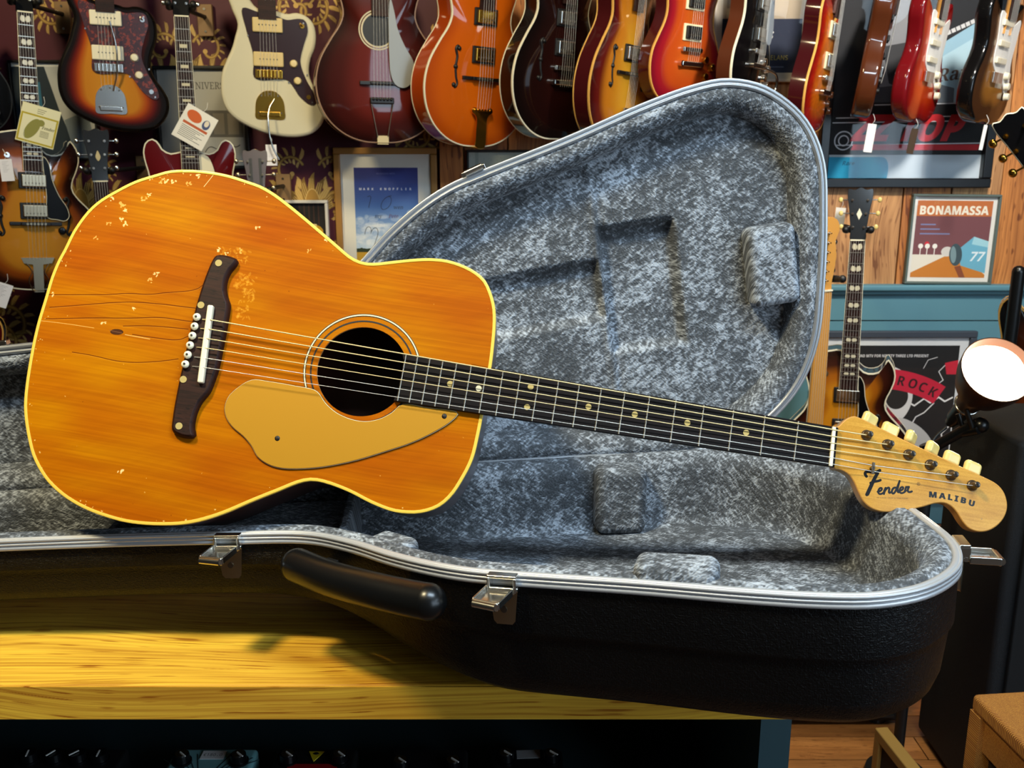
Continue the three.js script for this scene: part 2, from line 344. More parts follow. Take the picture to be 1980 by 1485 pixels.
{ // daylight-white panel over the counter
  const o = thing('ceiling_panel_lamp', 'flat white ceiling panel lamp over the counter', 'lamp', [0.62, RH, -0.15]);
  part('panel_frame', [box(1.22, 0.04, 0.02, 0, -0.02, 0.16), box(1.22, 0.04, 0.02, 0, -0.02, -0.16), box(0.02, 0.04, 0.3, -0.6, -0.02, 0), box(0.02, 0.04, 0.3, 0.6, -0.02, 0)], M.white, o);
  part('panel_diffuser', box(1.18, 0.006, 0.3, 0, -0.04, 0), new THREE.MeshStandardMaterial({ color: '#ffffff', emissive: DAY, emissiveIntensity: 3 }), o);
}
// ---------------------------------------------------------------- counter with its shelf
const TY = 0.874, TZ = -0.874;
{
  const o = thing('shop_counter', 'oiled wooden counter on a dark teal cabinet under the open guitar case', 'counter', [-0.6, 0, -1.12]);
  const bench = phys('#ffffff', 0.45, { map: benchTex, specularIntensity: 0.3 });
  const topG = new RoundedBoxGeometry(1.82, 0.037, 0.55, 2, 0.003); topG.translate(0, TY - 0.0185, TZ - 0.275 + 1.12);
  part('counter_top', metreUV(topG, 'x', 'z', [0.3, 0.11]), bench, o, 'oak coloured counter top with scratches');
  part('edge_board', metreUV(box(1.82, 0.036, 0.004, 0, TY - 0.0192, TZ + 1.12 - 0.0005), 'x', 'y', [0.1, 0.4]), bench, o, 'darker front edge of the counter top');
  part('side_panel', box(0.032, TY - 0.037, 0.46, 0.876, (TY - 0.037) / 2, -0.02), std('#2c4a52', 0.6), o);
  part('side_panel', box(0.032, TY - 0.037, 0.46, -0.876, (TY - 0.037) / 2, -0.02), M.teal, o);
  part('back_panel', box(1.72, TY - 0.037, 0.02, 0, (TY - 0.037) / 2, -0.25), M.darkTeal, o);
  part('shelf', box(1.72, 0.02, 0.42, 0, 0.574, -0.02), M.darkTeal, o);
  part('shelf', box(1.72, 0.02, 0.42, 0, 0.2, -0.02), M.darkTeal, o);
}
// effects pedals on the shelf
function pedal(label, x, w, bodyMat, build, z = -1.06, top = 0.634) {
  const o = thing('effects_pedal', label, 'pedal', [x, 0.584, z], 'effects pedals under the counter');
  part('enclosure', box(w, top - 0.584, 0.125, 0, (top - 0.584) / 2, 0, 0.006), bodyMat, o);
  build(o, top - 0.584);
  part('footswitch', [new THREE.CylinderGeometry(0.007, 0.007, 0.012, 12).translate(0, top - 0.578, 0.045), new THREE.CylinderGeometry(0.01, 0.01, 0.003, 6).translate(0, top - 0.5825, 0.045)], M.chrome, o);
  return o;
}
function pedalKnob(o, x, y, z, kind = 'silver', turn = 0.8) {
  const k = part('knob', [new THREE.CylinderGeometry(0.0095, 0.011, 0.012, 18).translate(0, 0.006, 0), new THREE.CylinderGeometry(0.0125, 0.0125, 0.003, 18).translate(0, 0.0015, 0)], M.blackGloss, o);
  k.position.set(x, y, z);
  if (kind === 'silver') { part('knob_cap', new THREE.CylinderGeometry(0.008, 0.008, 0.001, 18).translate(0, 0.0126, 0), M.chrome, k); }
  const p = part('pointer', box(0.0016, 0.001, 0.013, 0, 0.0136, 0.004), M.white, k); p.rotation.y = turn;
}
pedal('black effects pedal with four white knob pointers', -0.563, 0.135, M.black, (o, h) => [-0.05, -0.018, 0.012, 0.04].forEach((x, i) => pedalKnob(o, x, h, -0.035, 'black', [0.2, -0.5, -0.7, 0.1][i])));
pedal('pale teal effects pedal with price sticker', -0.382, 0.108, phys('#6fa3a8', 0.35), (o, h) => {
  for (const x of [-0.036, 0.036]) pedalKnob(o, x, h, -0.032);
  part('rays', [-6, -5, -4, -3, -2, 2, 3, 4, 5, 6].map((i) => box(0.0012, 0.0004, 0.06, i * 0.006, h + 0.0002, -0.02, 0, [0, -i * 0.16, 0])), M.darkTeal, o);
  part('price_sticker', metreUV(box(0.03, 0.0006, 0.017, 0.0, h + 0.0012, -0.045), 'x', 'z'), std('#d8d8d8', 0.7), o, 'white price sticker');
  const t = canvasTex(256, 128, (c) => { c.fillStyle = '#dcdcdc'; c.fillRect(0, 0, 256, 128); c.fillStyle = '#222'; c.font = '58px monospace'; c.fillText('€180.0', 18, 84); });
  const g = new THREE.PlaneGeometry(0.03, 0.017); g.rotateX(-Math.PI / 2); g.translate(0, h + 0.0017, -0.045); part('price_print', g, std('#ffffff', 0.7, { map: t }), o);
});
pedal('black and red effects pedal with a yellow triangle', -0.251, 0.105, M.black, (o, h) => {
  for (const x of [-0.033, 0.033]) pedalKnob(o, x, h, -0.033);
  part('red_panel', box(0.062, 0.001, 0.07, 0, h + 0.0005, 0.008), phys('#a3131c', 0.35), o);
  part('triangle_badge', plate([[-0.01, 0.012], [0, -0.009], [0.01, 0.012]].map((p) => p), h + 0.001, h + 0.002, 0.0003, [], (u, v, z) => [u, z, -0.04 - v]), phys('#d9c21e', 0.4), o, 'yellow triangle badge with an eye');
  part('badge_eye', plate(loop([[-4, 7], [0, 9.5], [4, 7], [0, 4.5]], 20), h + 0.002, h + 0.0024, 0.0001, [], (u, v, z) => [u, z, -0.04 - v]), M.black, o);
});
pedal('plain black effects pedal with two silver capped knobs', -0.107, 0.1, M.black, (o, h) => { for (const x of [-0.033, 0.033]) pedalKnob(o, x, h, -0.02); });
pedal('black effects pedal with a crumpled pale sticker between its knobs', 0.02, 0.09, M.black, (o, h) => {
  for (const x of [-0.028, 0.03]) { pedalKnob(o, x, h, -0.035); part('screw', disc(0.003, 0.002, 0, 0, 0).rotateX(Math.PI / 2).translate(x + 0.012, h + 0.001, 0), M.chrome, o); }
  part('price_sticker', box(0.03, 0.0006, 0.017, 0.001, h + 0.0004, -0.048, 0, [0, 0.05, 0]), std('#9c9c9c', 0.6), o, 'pale price sticker');
});

// ---------------------------------------------------------------- the open guitar case
const caseOutline = loop([[240, -10], [290, 4], [335, 36], [368, 78], [386, 130], [392, 200], [393, 280], [388, 345], [370, 388], [345, 415], [310, 436], [268, 444], [228, 438], [170, 420], [80, 386], [-20, 352], [-60, 337], [-95, 317], [-135, 286], [-180, 243], [-225, 213], [-300, 200], [-420, 186], [-590, 174], [-740, 168], [-772, 140], [-782, 80], [-772, 15], [-740, -10], [-500, -11], [-200, -11], [60, -10]], 260);
const caseObj = thing('guitar_case', 'open black moulded guitar case with grey crushed velvet lining and aluminium rim', 'guitar case');
{
  const X = V([0.99683144, 0.03970748, -0.06892308]).normalize(), Z = V([0.06753366, 0.03533152, 0.99709121]).normalize(), Y = new THREE.Vector3().crossVectors(Z, X).normalize();
  Z.crossVectors(X, Y);
  const m = new THREE.Matrix4().makeBasis(X, Y, Z).setPosition(0, 1.01079, -1.1596);
  m.decompose(caseObj.position, caseObj.quaternion, caseObj.scale);
  const BASE = (u, v, z) => [u, z, v], LID = (u, v, z) => [u, v + 0.004, z];
  const dep = (s) => 0.079 + 0.055 * smooth(-0.3, -0.02, s);
  const ls = (k) => (p) => [0, 0];
  // base shell outside
  const D = (p) => dep(p[0]);
  const prof = [[0.0025, -0.006], [0.003, -0.02], (p) => [0.004, -D(p) * 0.42], (p) => [0.0075, -D(p) * 0.45], (p) => [0.0085, -D(p) * 0.52], (p) => [0.013, -D(p) * 0.78], (p) => [0.019, -D(p) * 0.9], (p) => [0.03, -D(p) * 0.97], (p) => [0.045, -D(p)]];
  const bottomLoop = inset(caseOutline, 0.045);
  const base = part('base_shell', [skin(caseOutline, prof, BASE), cap(bottomLoop, (p, i) => -dep(caseOutline[i][0]), BASE)], M.shell, caseObj, 'black leather-grained lower shell');
  // lid shell outside
  const lp = [[0.0025, -0.006], [0.004, -0.03], [0.012, -0.055], [0.03, -0.068], [0.05, -0.072]];
  part('lid_shell', [skin(caseOutline, lp, LID), cap(inset(caseOutline, 0.05), -0.072, LID)], M.shell, caseObj, 'black lid standing upright behind');
  // aluminium rims
  const rimB = [[0.0085, -0.003], [0.0085, 0.0015], [0.006, 0.0025], [0.0035, 0.0025], [0.003, 0.001], [0.0022, 0.001], [0.0018, 0.002], [0.0002, 0.0015], [0, 0], [0, -0.0012], [0.0018, -0.0016], [0.0018, -0.0026], [0, -0.003], [0, -0.0048], [0.0018, -0.0052], [0.0018, -0.0062], [0, -0.0066], [0, -0.0098], [0.003, -0.0112]];
  part('base_rim', skin(caseOutline, rimB, BASE), M.alu, caseObj, 'ribbed aluminium rim of the lower half');
  const rimL = [[0.0085, -0.004], [0.0085, 0.0015], [0.0065, 0.003], [0.0055, 0.003], [0.005, 0.0005], [0.0032, 0.0005], [0.0027, 0.002], [0.0004, 0.0015], [0, 0], [0, -0.009], [0.003, -0.012]];
  part('lid_rim', skin(caseOutline, rimL.map(([a, z]) => [a * 1.25, z]), LID), M.aluGrey, caseObj, 'aluminium rim of the lid');
  // linings
  const DL = (p) => 0.065 + 0.02 * smooth(-0.3, -0.02, p[0]);
  const lb = [[0.0085, 0.0], [0.012, 0.0032], [0.02, 0.0035], [0.029, -0.001], [0.035, -0.01], [0.036, -0.018], (p) => [0.035, -DL(p) * 0.5], (p) => [0.037, -DL(p) * 0.85], (p) => [0.04, -DL(p) * 0.96], (p) => [0.048, -DL(p)]];
  part('base_lining', [skin(caseOutline, lb, BASE), cap(inset(caseOutline, 0.048), (p, i) => -DL(caseOutline[i]), BASE)], M.velvet, caseObj, 'grey crushed velvet lining of the lower half');
  const ll = [[0.0105, 0], [0.015, 0.0025], [0.023, 0.002], [0.031, -0.003], [0.036, -0.011], [0.0385, -0.022], [0.04, -0.04]];
  part('lid_border', skin(caseOutline, ll, LID), M.velvet, caseObj, 'padded grey velvet border of the lid');
  { // lid panel with its pressed recesses
    const inner = inset(caseOutline, 0.034), nx = 300, ny = 120, x0 = -0.76, x1 = 0.37, y0 = 0.02, y1 = 0.42;
    const inside = (x, y) => { let c = false; for (let i = 0, j = inner.length - 1; i < inner.length; j = i++) { const a = inner[i], b = inner[j]; if ((a[1] > y) !== (b[1] > y) && x < (b[0] - a[0]) * (y - a[1]) / (b[1] - a[1]) + a[0]) c = !c; } return c; };
    const rect = (x, y, cx, cy, hx, hy, a, e) => { const c = Math.cos(a), s = Math.sin(a), u = Math.abs((x - cx) * c + (y - cy) * s) - hx, v = Math.abs(-(x - cx) * s + (y - cy) * c) - hy; return 1 - smooth(-e, e, Math.max(u, v)); };
    const seamX = (y) => 0.107 + (0.356 - y) * 0.108;
    const H = (x, y) => {
      let z = -0.03;
      z -= 0.016 * rect(x, y, 0.172, 0.203, 0.045, 0.076, 0.1, 0.0045);
      z -= 0.013 * rect(x, y, 0.0, 0.185, 0.122, 0.035, 0.14, 0.0045) * smooth(seamX(y) + 0.004, seamX(y) - 0.004, x);
      z += 0.0035 * Math.exp(-(((x - seamX(y)) / 0.004) ** 2)) - 0.002 * Math.exp(-(((x - seamX(y) - 0.006) / 0.004) ** 2));
      return z;
    };
    const id = {}, pos = [], uv = [], idx = []; let k = 0;
    const P = (i, j) => [x0 + (x1 - x0) * i / nx, y0 + (y1 - y0) * j / ny];
    const ok = []; for (let j = 0; j <= ny; j++) for (let i = 0; i <= nx; i++) { const [x, y] = P(i, j); ok.push(inside(x, y)); }
    const vert = (i, j) => { const q = j * (nx + 1) + i; if (id[q] === undefined) { id[q] = k++; const [x, y] = P(i, j); pos.push(...LID(x, y, H(x, y))); uv.push(x + 0.1, y + 0.2); } return id[q]; };
    for (let j = 0; j < ny; j++) for (let i = 0; i < nx; i++) {
      const q = j * (nx + 1) + i; if (!(ok[q] && ok[q + 1] && ok[q + nx + 1] && ok[q + nx + 2])) continue;
      const a = vert(i, j), b = vert(i + 1, j), c = vert(i, j + 1), d = vert(i + 1, j + 1); idx.push(a, b, c, b, d, c);
    }
    part('lid_panel', geoFrom(pos, idx, uv), M.velvet, caseObj, 'grey crushed velvet lid panel with pressed recesses');
  }
  // padded blocks
  const pad = (name, w, h, d, x, y, z, rot, label) => { const g = new RoundedBoxGeometry(w, h, d, 4, Math.min(w, h, d) * 0.3); if (rot) g.applyMatrix4(new THREE.Matrix4().makeRotationFromEuler(new THREE.Euler(...rot))); g.translate(x, y, z); { const p = g.attributes.position, uv = []; for (let i = 0; i < p.count; i++) uv.push(p.getX(i) + x * 3, p.getZ(i) - p.getY(i)); g.setAttribute('uv', new THREE.Float32BufferAttribute(uv, 2)); } return part(name, g, M.velvet, caseObj, label); };
  pad('lid_block', 0.06, 0.098, 0.036, 0.328, 0.228, -0.014, [0, 0, 0.1], 'square velvet block at the end of the lid');
  pad('back_block', 0.062, 0.084, 0.04, 0.128, -0.043, 0.034, [0, 0, -0.05], 'upright velvet block against the back wall');
  pad('front_block', 0.074, 0.056, 0.036, 0.12, -0.012, 0.372, [0, -0.33, 0], 'velvet block behind the front rim');
  pad('neck_block', 0.05, 0.06, 0.03, -0.135, -0.028, 0.238, [0, -0.75, 0], 'velvet block at the neck of the case');
  // accessory compartment in the neck end
  pad('compartment_lid', 0.245, 0.006, 0.13, -0.318, -0.0255, 0.1, [0, -0.03, 0], 'dark velvet compartment lid');
  pad('compartment_wall', 0.01, 0.06, 0.145, -0.192, -0.038, 0.1, null);
  pad('compartment_wall', 0.01, 0.06, 0.13, -0.446, -0.038, 0.1, null);
  // hinges along the back
  for (const s of [-0.595, -0.3, -0.02, 0.215]) part('hinge', [box(0.045, 0.003, 0.012, s, 0.002, -0.006), rod([s - 0.022, 0.003, -0.013], [s + 0.022, 0.003, -0.013], 0.003)], M.nickel, caseObj);
  // latches: plate with screw, keeper and turned-out lever
  const latch = (s, open) => {
    let bi = 0, bd = 9; const want = s; caseOutline.forEach((p, i) => { const d = open ? Math.hypot(p[0] - 0.389, p[1] - 0.34) : Math.hypot(p[0] - want, 0) + (p[1] < 0.1 ? 5 : 0); if (d < bd) { bd = d; bi = i; } });
    const p = caseOutline[bi], n = inward(caseOutline)[bi], g = new THREE.Group(); g.name = 'latch'; caseObj.add(g);
    g.position.set(p[0], 0, p[1]); g.rotation.y = Math.atan2(-n[0], -n[1]);
    part('latch_plate', plate([[-0.0125, -0.012], [-0.009, -0.042], [-0.007, -0.0445], [0.007, -0.0445], [0.009, -0.042], [0.0125, -0.012]].reverse(), 0.0, 0.0035, 0.001), M.nickel, g);
    part('latch_screw', disc(0.003, 0.0015, 0, -0.031, 0.004), M.agedSteel, g);
    part('keeper', [box(0.027, 0.003, 0.01, 0, 0.0015, 0.004, 0.001), box(0.003, 0.014, 0.011, -0.012, -0.006, 0.004, 0.001), box(0.003, 0.014, 0.011, 0.012, -0.006, 0.004, 0.001), box(0.024, 0.006, 0.003, 0, -0.011, 0.008, 0.001), rod([-0.014, -0.011, 0.005], [0.014, -0.011, 0.005], 0.0022)], M.chrome, g);
    const lever = part('lever', [box(0.024, 0.002, 0.026, 0, 0, 0.013, 0.0008), box(0.002, 0.007, 0.026, -0.0125, 0.0015, 0.013, 0.0008), box(0.002, 0.007, 0.026, 0.0125, 0.0015, 0.013, 0.0008), box(0.026, 0.008, 0.003, 0, 0.001, 0.0265, 0.0014), rod([-0.011, 0.001, 0.028], [0.011, 0.001, 0.028], 0.0035)], M.chrome, g);
    lever.position.set(-0.002, -0.0125, 0.008); lever.rotation.set(open ? 0.05 : 0.08, open ? 0 : -0.22, 0);
  };
  latch(-0.302, false); latch(-0.03, false); latch(0.389, true);
  { // small catch on the edge of the lid
    part('lid_catch', [box(0.03, 0.006, 0.012, -0.03, 0.355, -0.004, 0.001, [0, 0, 0.36]), rod([-0.04, 0.352, 0.002], [-0.02, 0.36, 0.002], 0.004)], M.chrome, caseObj);
    part('lid_catch', [box(0.03, 0.006, 0.012, -0.6, 0.18, -0.006, 0.001, [0, 0, 0.1])], M.chrome, caseObj);
  }
  // handle
  const hp = [[-0.232, -0.024, 0.233], [-0.2, -0.0265, 0.262], [-0.15, -0.0265, 0.302], [-0.115, -0.0255, 0.328], [-0.1, -0.0245, 0.339]];
  const hg = tube(hp, 0.0172, 40, 20), hm = part('handle', [hg, new THREE.SphereGeometry(0.0172, 20, 12).translate(...hp[0]), new THREE.SphereGeometry(0.0172, 20, 12).translate(...hp[4])], M.rubber, caseObj, 'rounded black rubber carrying handle');
  for (const [x, y, z] of [hp[1], hp[3]]) part('handle_bracket', box(0.016, 0.012, 0.03, x - 0.006, y, z - 0.022, 0.002, [0, -0.7, 0]), M.black, hm);
}
// outlines and positions on the acoustic guitar, in millimetres of its own face
const AG = {
  body: [[-50.6,375.5],[-29.4,377.2],[-7.7,376.6],[14.6,373.2],[29.4,370.3],[45.4,364.1],[63.7,354.4],[82.9,343.2],[102.5,331.3],[121.8,319.4],[140.8,308.1],[152.5,304.9],[164.1,305.6],[185.2,311.4],[206.4,317.2],[223,320.5],[239.5,321.5],[256.5,319.2],[272.4,313.8],[283.6,306.5],[290.8,296.8],[298.4,281],[302.2,264.8],[305.2,231.1],[305.8,214.6],[305.6,161.3],[305.2,144.5],[303.3,118.3],[297.3,97.6],[288.1,77],[277.1,64.1],[261.1,55.7],[245.7,52.6],[230.9,52.3],[209.3,56.6],[183.8,64.5],[158.3,69.3],[145.4,69.3],[134.9,66],[112.9,52.8],[91.6,39.8],[60.1,19.9],[31,6.7],[0,0],[-32.1,-2.2],[-65.2,1.8],[-82.9,6.3],[-100.7,13.3],[-119.8,25],[-132.6,37.3],[-141.5,48.7],[-148.5,61.5],[-156,78.1],[-162.2,96.1],[-165.9,116.9],[-168.5,142.4],[-170,165.5],[-170.3,186.7],[-170.1,192.4],[-169.1,212.9],[-168.3,234.2],[-165.7,252.9],[-162,267.4],[-157.2,289],[-147.6,312.2],[-138.3,325.5],[-124,339],[-104.8,354],[-85.6,364.3],[-71.2,371.2]],
  bridge: [[3.7,286.7],[15.3,286.5],[23.3,284.1],[23.5,279.4],[18.9,270.1],[17.1,261.4],[18,251.4],[22,241.9],[25.5,235.8],[27.3,216],[28.1,189.6],[28.3,166.6],[26.7,151.7],[24.9,141.6],[18.7,129.2],[16,115.9],[16.8,103.1],[19.8,94],[14.3,91.2],[1.2,92.6],[-4.5,96.4],[-7.1,112.1],[-8.3,134.5],[-8.7,154],[-8.9,180.2],[-9.1,206.7],[-8.6,230.2],[-6.4,257.5],[-2.4,280.2],[-0.1,284.9]],
  guard: [[64.2,161],[82.1,162.3],[106.9,162.2],[130.2,161.1],[134.9,158.5],[144.1,149.3],[157.2,141.5],[172.7,137.5],[187.5,137.5],[201.3,142.2],[212.8,150.7],[222.3,161.4],[246.8,162.1],[279.6,161.7],[274.6,152.7],[259.1,138.6],[237.4,123.6],[215.2,111.8],[185.4,97.1],[155.2,85.6],[132,79.7],[113,77.1],[99.7,78.4],[87.1,84.1],[78.4,94.1],[68.5,102.2],[55.4,109.9],[46.9,118.4],[43,127.6],[44,139.4],[51.5,150.6]],
  head: [[663.1,209.8],[667.3,212.6],[672.3,219.2],[678.5,224.2],[682.9,225.7],[689.8,224.4],[706.2,219],[736.4,209.1],[771.1,198.8],[794.1,191.8],[816.9,185.4],[833,179.6],[840.2,172.9],[844.2,163.5],[844.8,155.8],[842.2,146.5],[836.2,137.7],[827.9,131.3],[818.2,128.6],[808.1,130.3],[801,136.3],[794.8,144.2],[788.8,149.3],[781.9,151.6],[773.2,150.1],[759.3,143.9],[743.2,137.9],[730.2,134.1],[719.2,132.8],[709,134.5],[700.7,139.8],[694.2,148.9],[688.8,158.1],[682.5,164.9],[674.3,168.1],[667.5,168.7]],
  posts: [[696.6,207.7],[718.6,201.6],[740.9,194.8],[763.6,188],[785.5,181],[807.6,174.1]],
  buttons: [[700.7,225.6],[722.6,218.3],[744.4,213.8],[767.1,206.1],[787.8,199.3],[809.6,192.7]],
  fretdots: [[267.1,190],[296.9,190],[349.3,200.3],[349,178.9],[410.9,189.6],[458.8,189.4],[512.9,189.6],[573.3,189.3]],
  pins: [[-3.1,215.5],[-3.3,205.5],[-3.3,195.4],[-3.5,185.2],[-3.6,175],[-4,164.9]],
  dots: [[5.9,276.5],[-2.5,229.2],[-3.3,149.5],[3,101.7]],
  stringsB: [[2.3,214.4],[2.5,204.6],[2.6,194.5],[2.8,184.6],[2.7,174.2],[2.8,164.4]],
  stringsN: [[660.7,206.3],[660.6,199.4],[660.7,192.6],[660.9,185.4],[660.9,177.8],[661.1,171.4]],
  c1: [[-166.3,215.7],[-132.9,221.2],[-103.2,226.1],[-85.7,230.9],[-61.5,233],[-44.2,238.4],[-14.8,245.1],[-6.9,254]],
  c2: [[-161.8,202.6],[-130.3,210.3],[-95.3,219.2],[-71.6,223.5],[-41.3,225.6],[-8.2,226.7]],
  c3: [[-163.5,189.7],[-115.2,199],[-73.5,205.2],[-44.2,211.6],[-19.6,211.6],[-7.5,212.4]],
  c5: [[-81.1,195.6],[-54,200.6],[-29.8,202.4],[-12.9,203.4]],
  c6: [[-69.6,188.4],[-45.1,188.7],[-20.8,189.6],[-11.2,196.2]],
  c7: [[-127,159.9],[-105.8,160.1],[-72.5,157.4],[-39.4,163.7],[-16.2,170.8]],
  p4: [[-167.8,187.2],[-137.3,188.5],[-110.2,188.6]],
  dings: [[-112.3,324.7],[-106.6,319.1],[-126,329.6],[-91.5,335.3],[-86.3,340.1],[-104.4,304.5],[-122.5,301.6],[-109.6,308.2],[-59.6,256.7],[-65,248.2],[-160.3,216.7],[1.9,293.1],[-132,283.8],[-74.4,217],[-101.9,194.9],[-76.6,357.5],[-73.1,359.3],[-64.1,359.6],[-48.1,359.3],[-39.2,370.2],[-89.2,360.2],[94.5,308],[35.3,323.7],[110.4,323.3],[-117.9,15.3],[-49,46.8],[9.9,290.6],[22.8,295.6]],
};
// ---------------------------------------------------------------- the acoustic guitar
{
  const o = thing('acoustic_guitar', 'worn amber acoustic guitar with gold pickguard resting in the open case', 'guitar');
  const m = new THREE.Matrix4().makeBasis(V([0.98664583, -0.14879862, 0.06624941]), V([0.16288036, 0.90134581, -0.40130501]), V([0, 0.40673664, 0.91354546])).setPosition(-0.35806835, 1.02211151, -0.92638913);
  m.decompose(o.position, o.quaternion, o.scale);
  const body = loop(AG.body, 220), hole = (r, n = 64) => Array.from({ length: n }, (_, i) => [0.1745 + r * Math.cos(i / n * 6.28319), 0.189 + r * Math.sin(i / n * 6.28319)]);
  const TW = 0.49, TH = 0.392, TX = -0.178, TYo = -0.008;
  const topTex = canvasTex(1960, 1568, (c, W, H) => {
    const im = c.createImageData(W, H), d = im.data;
    for (let j = 0; j < H; j++) for (let i = 0; i < W; i++) {
      const u = i / W, v = j / H, bend = 0.012 * Math.sin(u * 5 + 1) + 0.006 * vnoise(u * 6, v * 6, 9, 9, 81);
      const y = v + bend, g1 = vnoise(u * 5, y * 240, 64, 240, 82), g2 = vnoise(u * 14, y * 520, 64, 520, 83), patch = vnoise(u * 4, v * 7, 8, 8, 84) * 0.6 + vnoise(u * 11, v * 22, 16, 32, 85) * 0.4;
      const silk = vnoise(u * 60 + v * 90, v * 12 - u * 10, 400, 400, 86), streak = vnoise(u * 2, y * 36, 16, 64, 87);
      const k = 0.4 * g1 + 0.26 * g2 + 0.22 * streak + 0.12 * silk, q = (j * W + i) * 4, e = 0.84 + 0.22 * (1 - k) + 0.16 * patch;
      d[q] = Math.min(255, 164 * e); d[q + 1] = Math.min(255, (72 + 30 * patch) * e * (1.06 - 0.12 * k)); d[q + 2] = Math.min(255, 0 * e); d[q + 3] = 255;
    }
    c.putImageData(im, 0, 0);
    const X = (x) => (x / 1000 - TX) / TW * W, Y = (y) => H - (y / 1000 - TYo) / TH * H;
    const line = (pts, w, col) => { c.strokeStyle = col; c.lineWidth = w; c.lineJoin = 'round'; c.beginPath(); pts.forEach((p, i) => { if (i) { const a = pts[i - 1]; c.quadraticCurveTo(X(a[0]), Y(a[1]), X((a[0] + p[0]) / 2), Y((a[1] + p[1]) / 2)); if (i === pts.length - 1) c.lineTo(X(p[0]), Y(p[1])); } else c.moveTo(X(p[0]), Y(p[1])); }); c.stroke(); };
    for (const k of ['c1', 'c2', 'c3', 'c5', 'c6', 'c7']) { line(AG[k], 3.2, 'rgba(70,22,4,.75)'); line(AG[k].map((p) => [p[0], p[1] - 0.9]), 1.4, 'rgba(255,190,90,.35)'); }
    for (const y of [207, 196.5, 186, 176]) line([[30, y - 6], [60, y - 8 + (y % 5)], [90, y - 9], [118, y - 7]], 1.6, 'rgba(80,28,4,.45)');
    line(AG.p4, 2, 'rgba(255,214,140,.7)'); line([[-77, 187], [-50, 186.6]], 2.2, 'rgba(255,220,150,.8)');
    c.fillStyle = '#4a2a18'; c.beginPath(); c.ellipse(X(-86), Y(188.4), 26, 11, -0.12, 0, 7); c.fill(); c.strokeStyle = '#2a1408'; c.lineWidth = 2; c.stroke(); line([[-94, 189], [-80, 188]], 2, '#7c5438');
    let s = 99; const r = () => { s = (s * 16807) % 2147483647; return s / 2147483647; };
    AG.dings.forEach(([x, y], i) => {
      const big = i === 0 ? 2.2 : 1; c.fillStyle = i % 3 ? 'rgba(244,205,140,.85)' : 'rgba(232,176,92,.8)';
      for (let k = 0; k < 5; k++) { c.beginPath(); c.ellipse(X(x) + (r() - 0.5) * 22, Y(y) + (r() - 0.5) * 18, 2 + r() * 6, (1.5 + r() * 3) * big, r() * 3, 0, 7); c.fill(); }
    });
    line([[-23.3, 375], [-27, 367], [-31, 359]], 2.5, 'rgba(250,220,160,.9)');
    for (let k = 0; k < 90; k++) { c.fillStyle = r() > 0.6 ? 'rgba(90,30,6,.5)' : 'rgba(240,190,110,.6)'; c.beginPath(); c.ellipse(r() * W, r() * H, 1 + r() * 2.5, 0.8 + r() * 1.4, r() * 3, 0, 7); c.fill(); }
    for (let i = 0; i < AG.body.length; i++) { const [x, y] = AG.body[i]; if (y < 60 || x < -120 || y > 355) for (let k = 0; k < 3; k++) { c.fillStyle = 'rgba(242,205,130,.75)'; c.beginPath(); c.ellipse(X(x * 0.985) + (r() - 0.5) * 60, Y(190 + (y - 190) * 0.985) + (r() - 0.5) * 24, 1 + r() * 4, 1 + r() * 2, r() * 3, 0, 7); c.fill(); } }
    c.fillStyle = 'rgba(238,184,70,.25)'; for (const [x, y, a, b] of [[18, 290, 60, 30], [36, 262, 44, 40], [40, 238, 30, 60]]) { for (let k = 0; k < 40; k++) { c.beginPath(); c.ellipse(X(x) + (r() - 0.5) * a * 2, Y(y) + (r() - 0.5) * b * 2, 3 + r() * 9, 2 + r() * 4, r() * 3, 0, 7); c.fill(); } }
  });
  const topG = cap(inset(body, 0.0015), 0, FLAT, [hole(0.047)]);
  { const p = topG.attributes.position, uv = []; for (let i = 0; i < p.count; i++) uv.push((p.getX(i) - TX) / TW, (p.getY(i) - TYo) / TH); topG.setAttribute('uv', new THREE.Float32BufferAttribute(uv, 2)); }
  const top = part('soundboard', topG, phys('#ffffff', 0.5, { map: topTex, specularIntensity: 0.12 }), o, 'amber spruce top with cracks and chipped lacquer');
  part('binding', skin(body, [[0.0034, 0.0001], [0.0034, 0.0005], [0.0006, 0.0005], [0, -0.0002], [0, -0.0045]]), M.binding, o, 'yellowed edge binding');
  part('soundhole_edge', skin(hole(0.047), [[0, 0.0001], [0, -0.003]]), std('#c98a4a', 0.6), top);
  part('sides', skin(body, [[0.0002, -0.0045], [0.0002, -0.094]]), M.mahogany, o);
  part('back', [skin(body, [[0.0002, -0.094], [0, -0.096], [0.002, -0.1]]), cap(inset(body, 0.002), -0.1)], M.mahogany, o);
  const ring = (r0, r1, z) => { const g = new THREE.RingGeometry(r0, r1, 96, 1); g.translate(0.1745, 0.189, z); return g; };
  const ros = part('rosette', ring(0.0585, 0.0612, 0.0003), M.black, top, 'cream and black soundhole rings');
  part('rosette_inlay', ring(0.0592, 0.0605, 0.0005), M.cream, ros); part('rosette_inlay', ring(0.0525, 0.0541, 0.0003), M.black, ros);
  // pickguard
  const gl = loop(AG.guard, 160), guard = part('pickguard', plate(gl, 0.0016, 0.0026, 0.0004), std('#b9830f', 0.5, { metalness: 0.3 }), o, 'gold painted pickguard with layered edge');
  part('guard_edge', plate(inset(gl, -0.0005), 0.0008, 0.0018, 0.0003), M.cream, guard); part('guard_edge', plate(inset(gl, -0.0009), 0, 0.0012, 0.0002), M.black, guard);
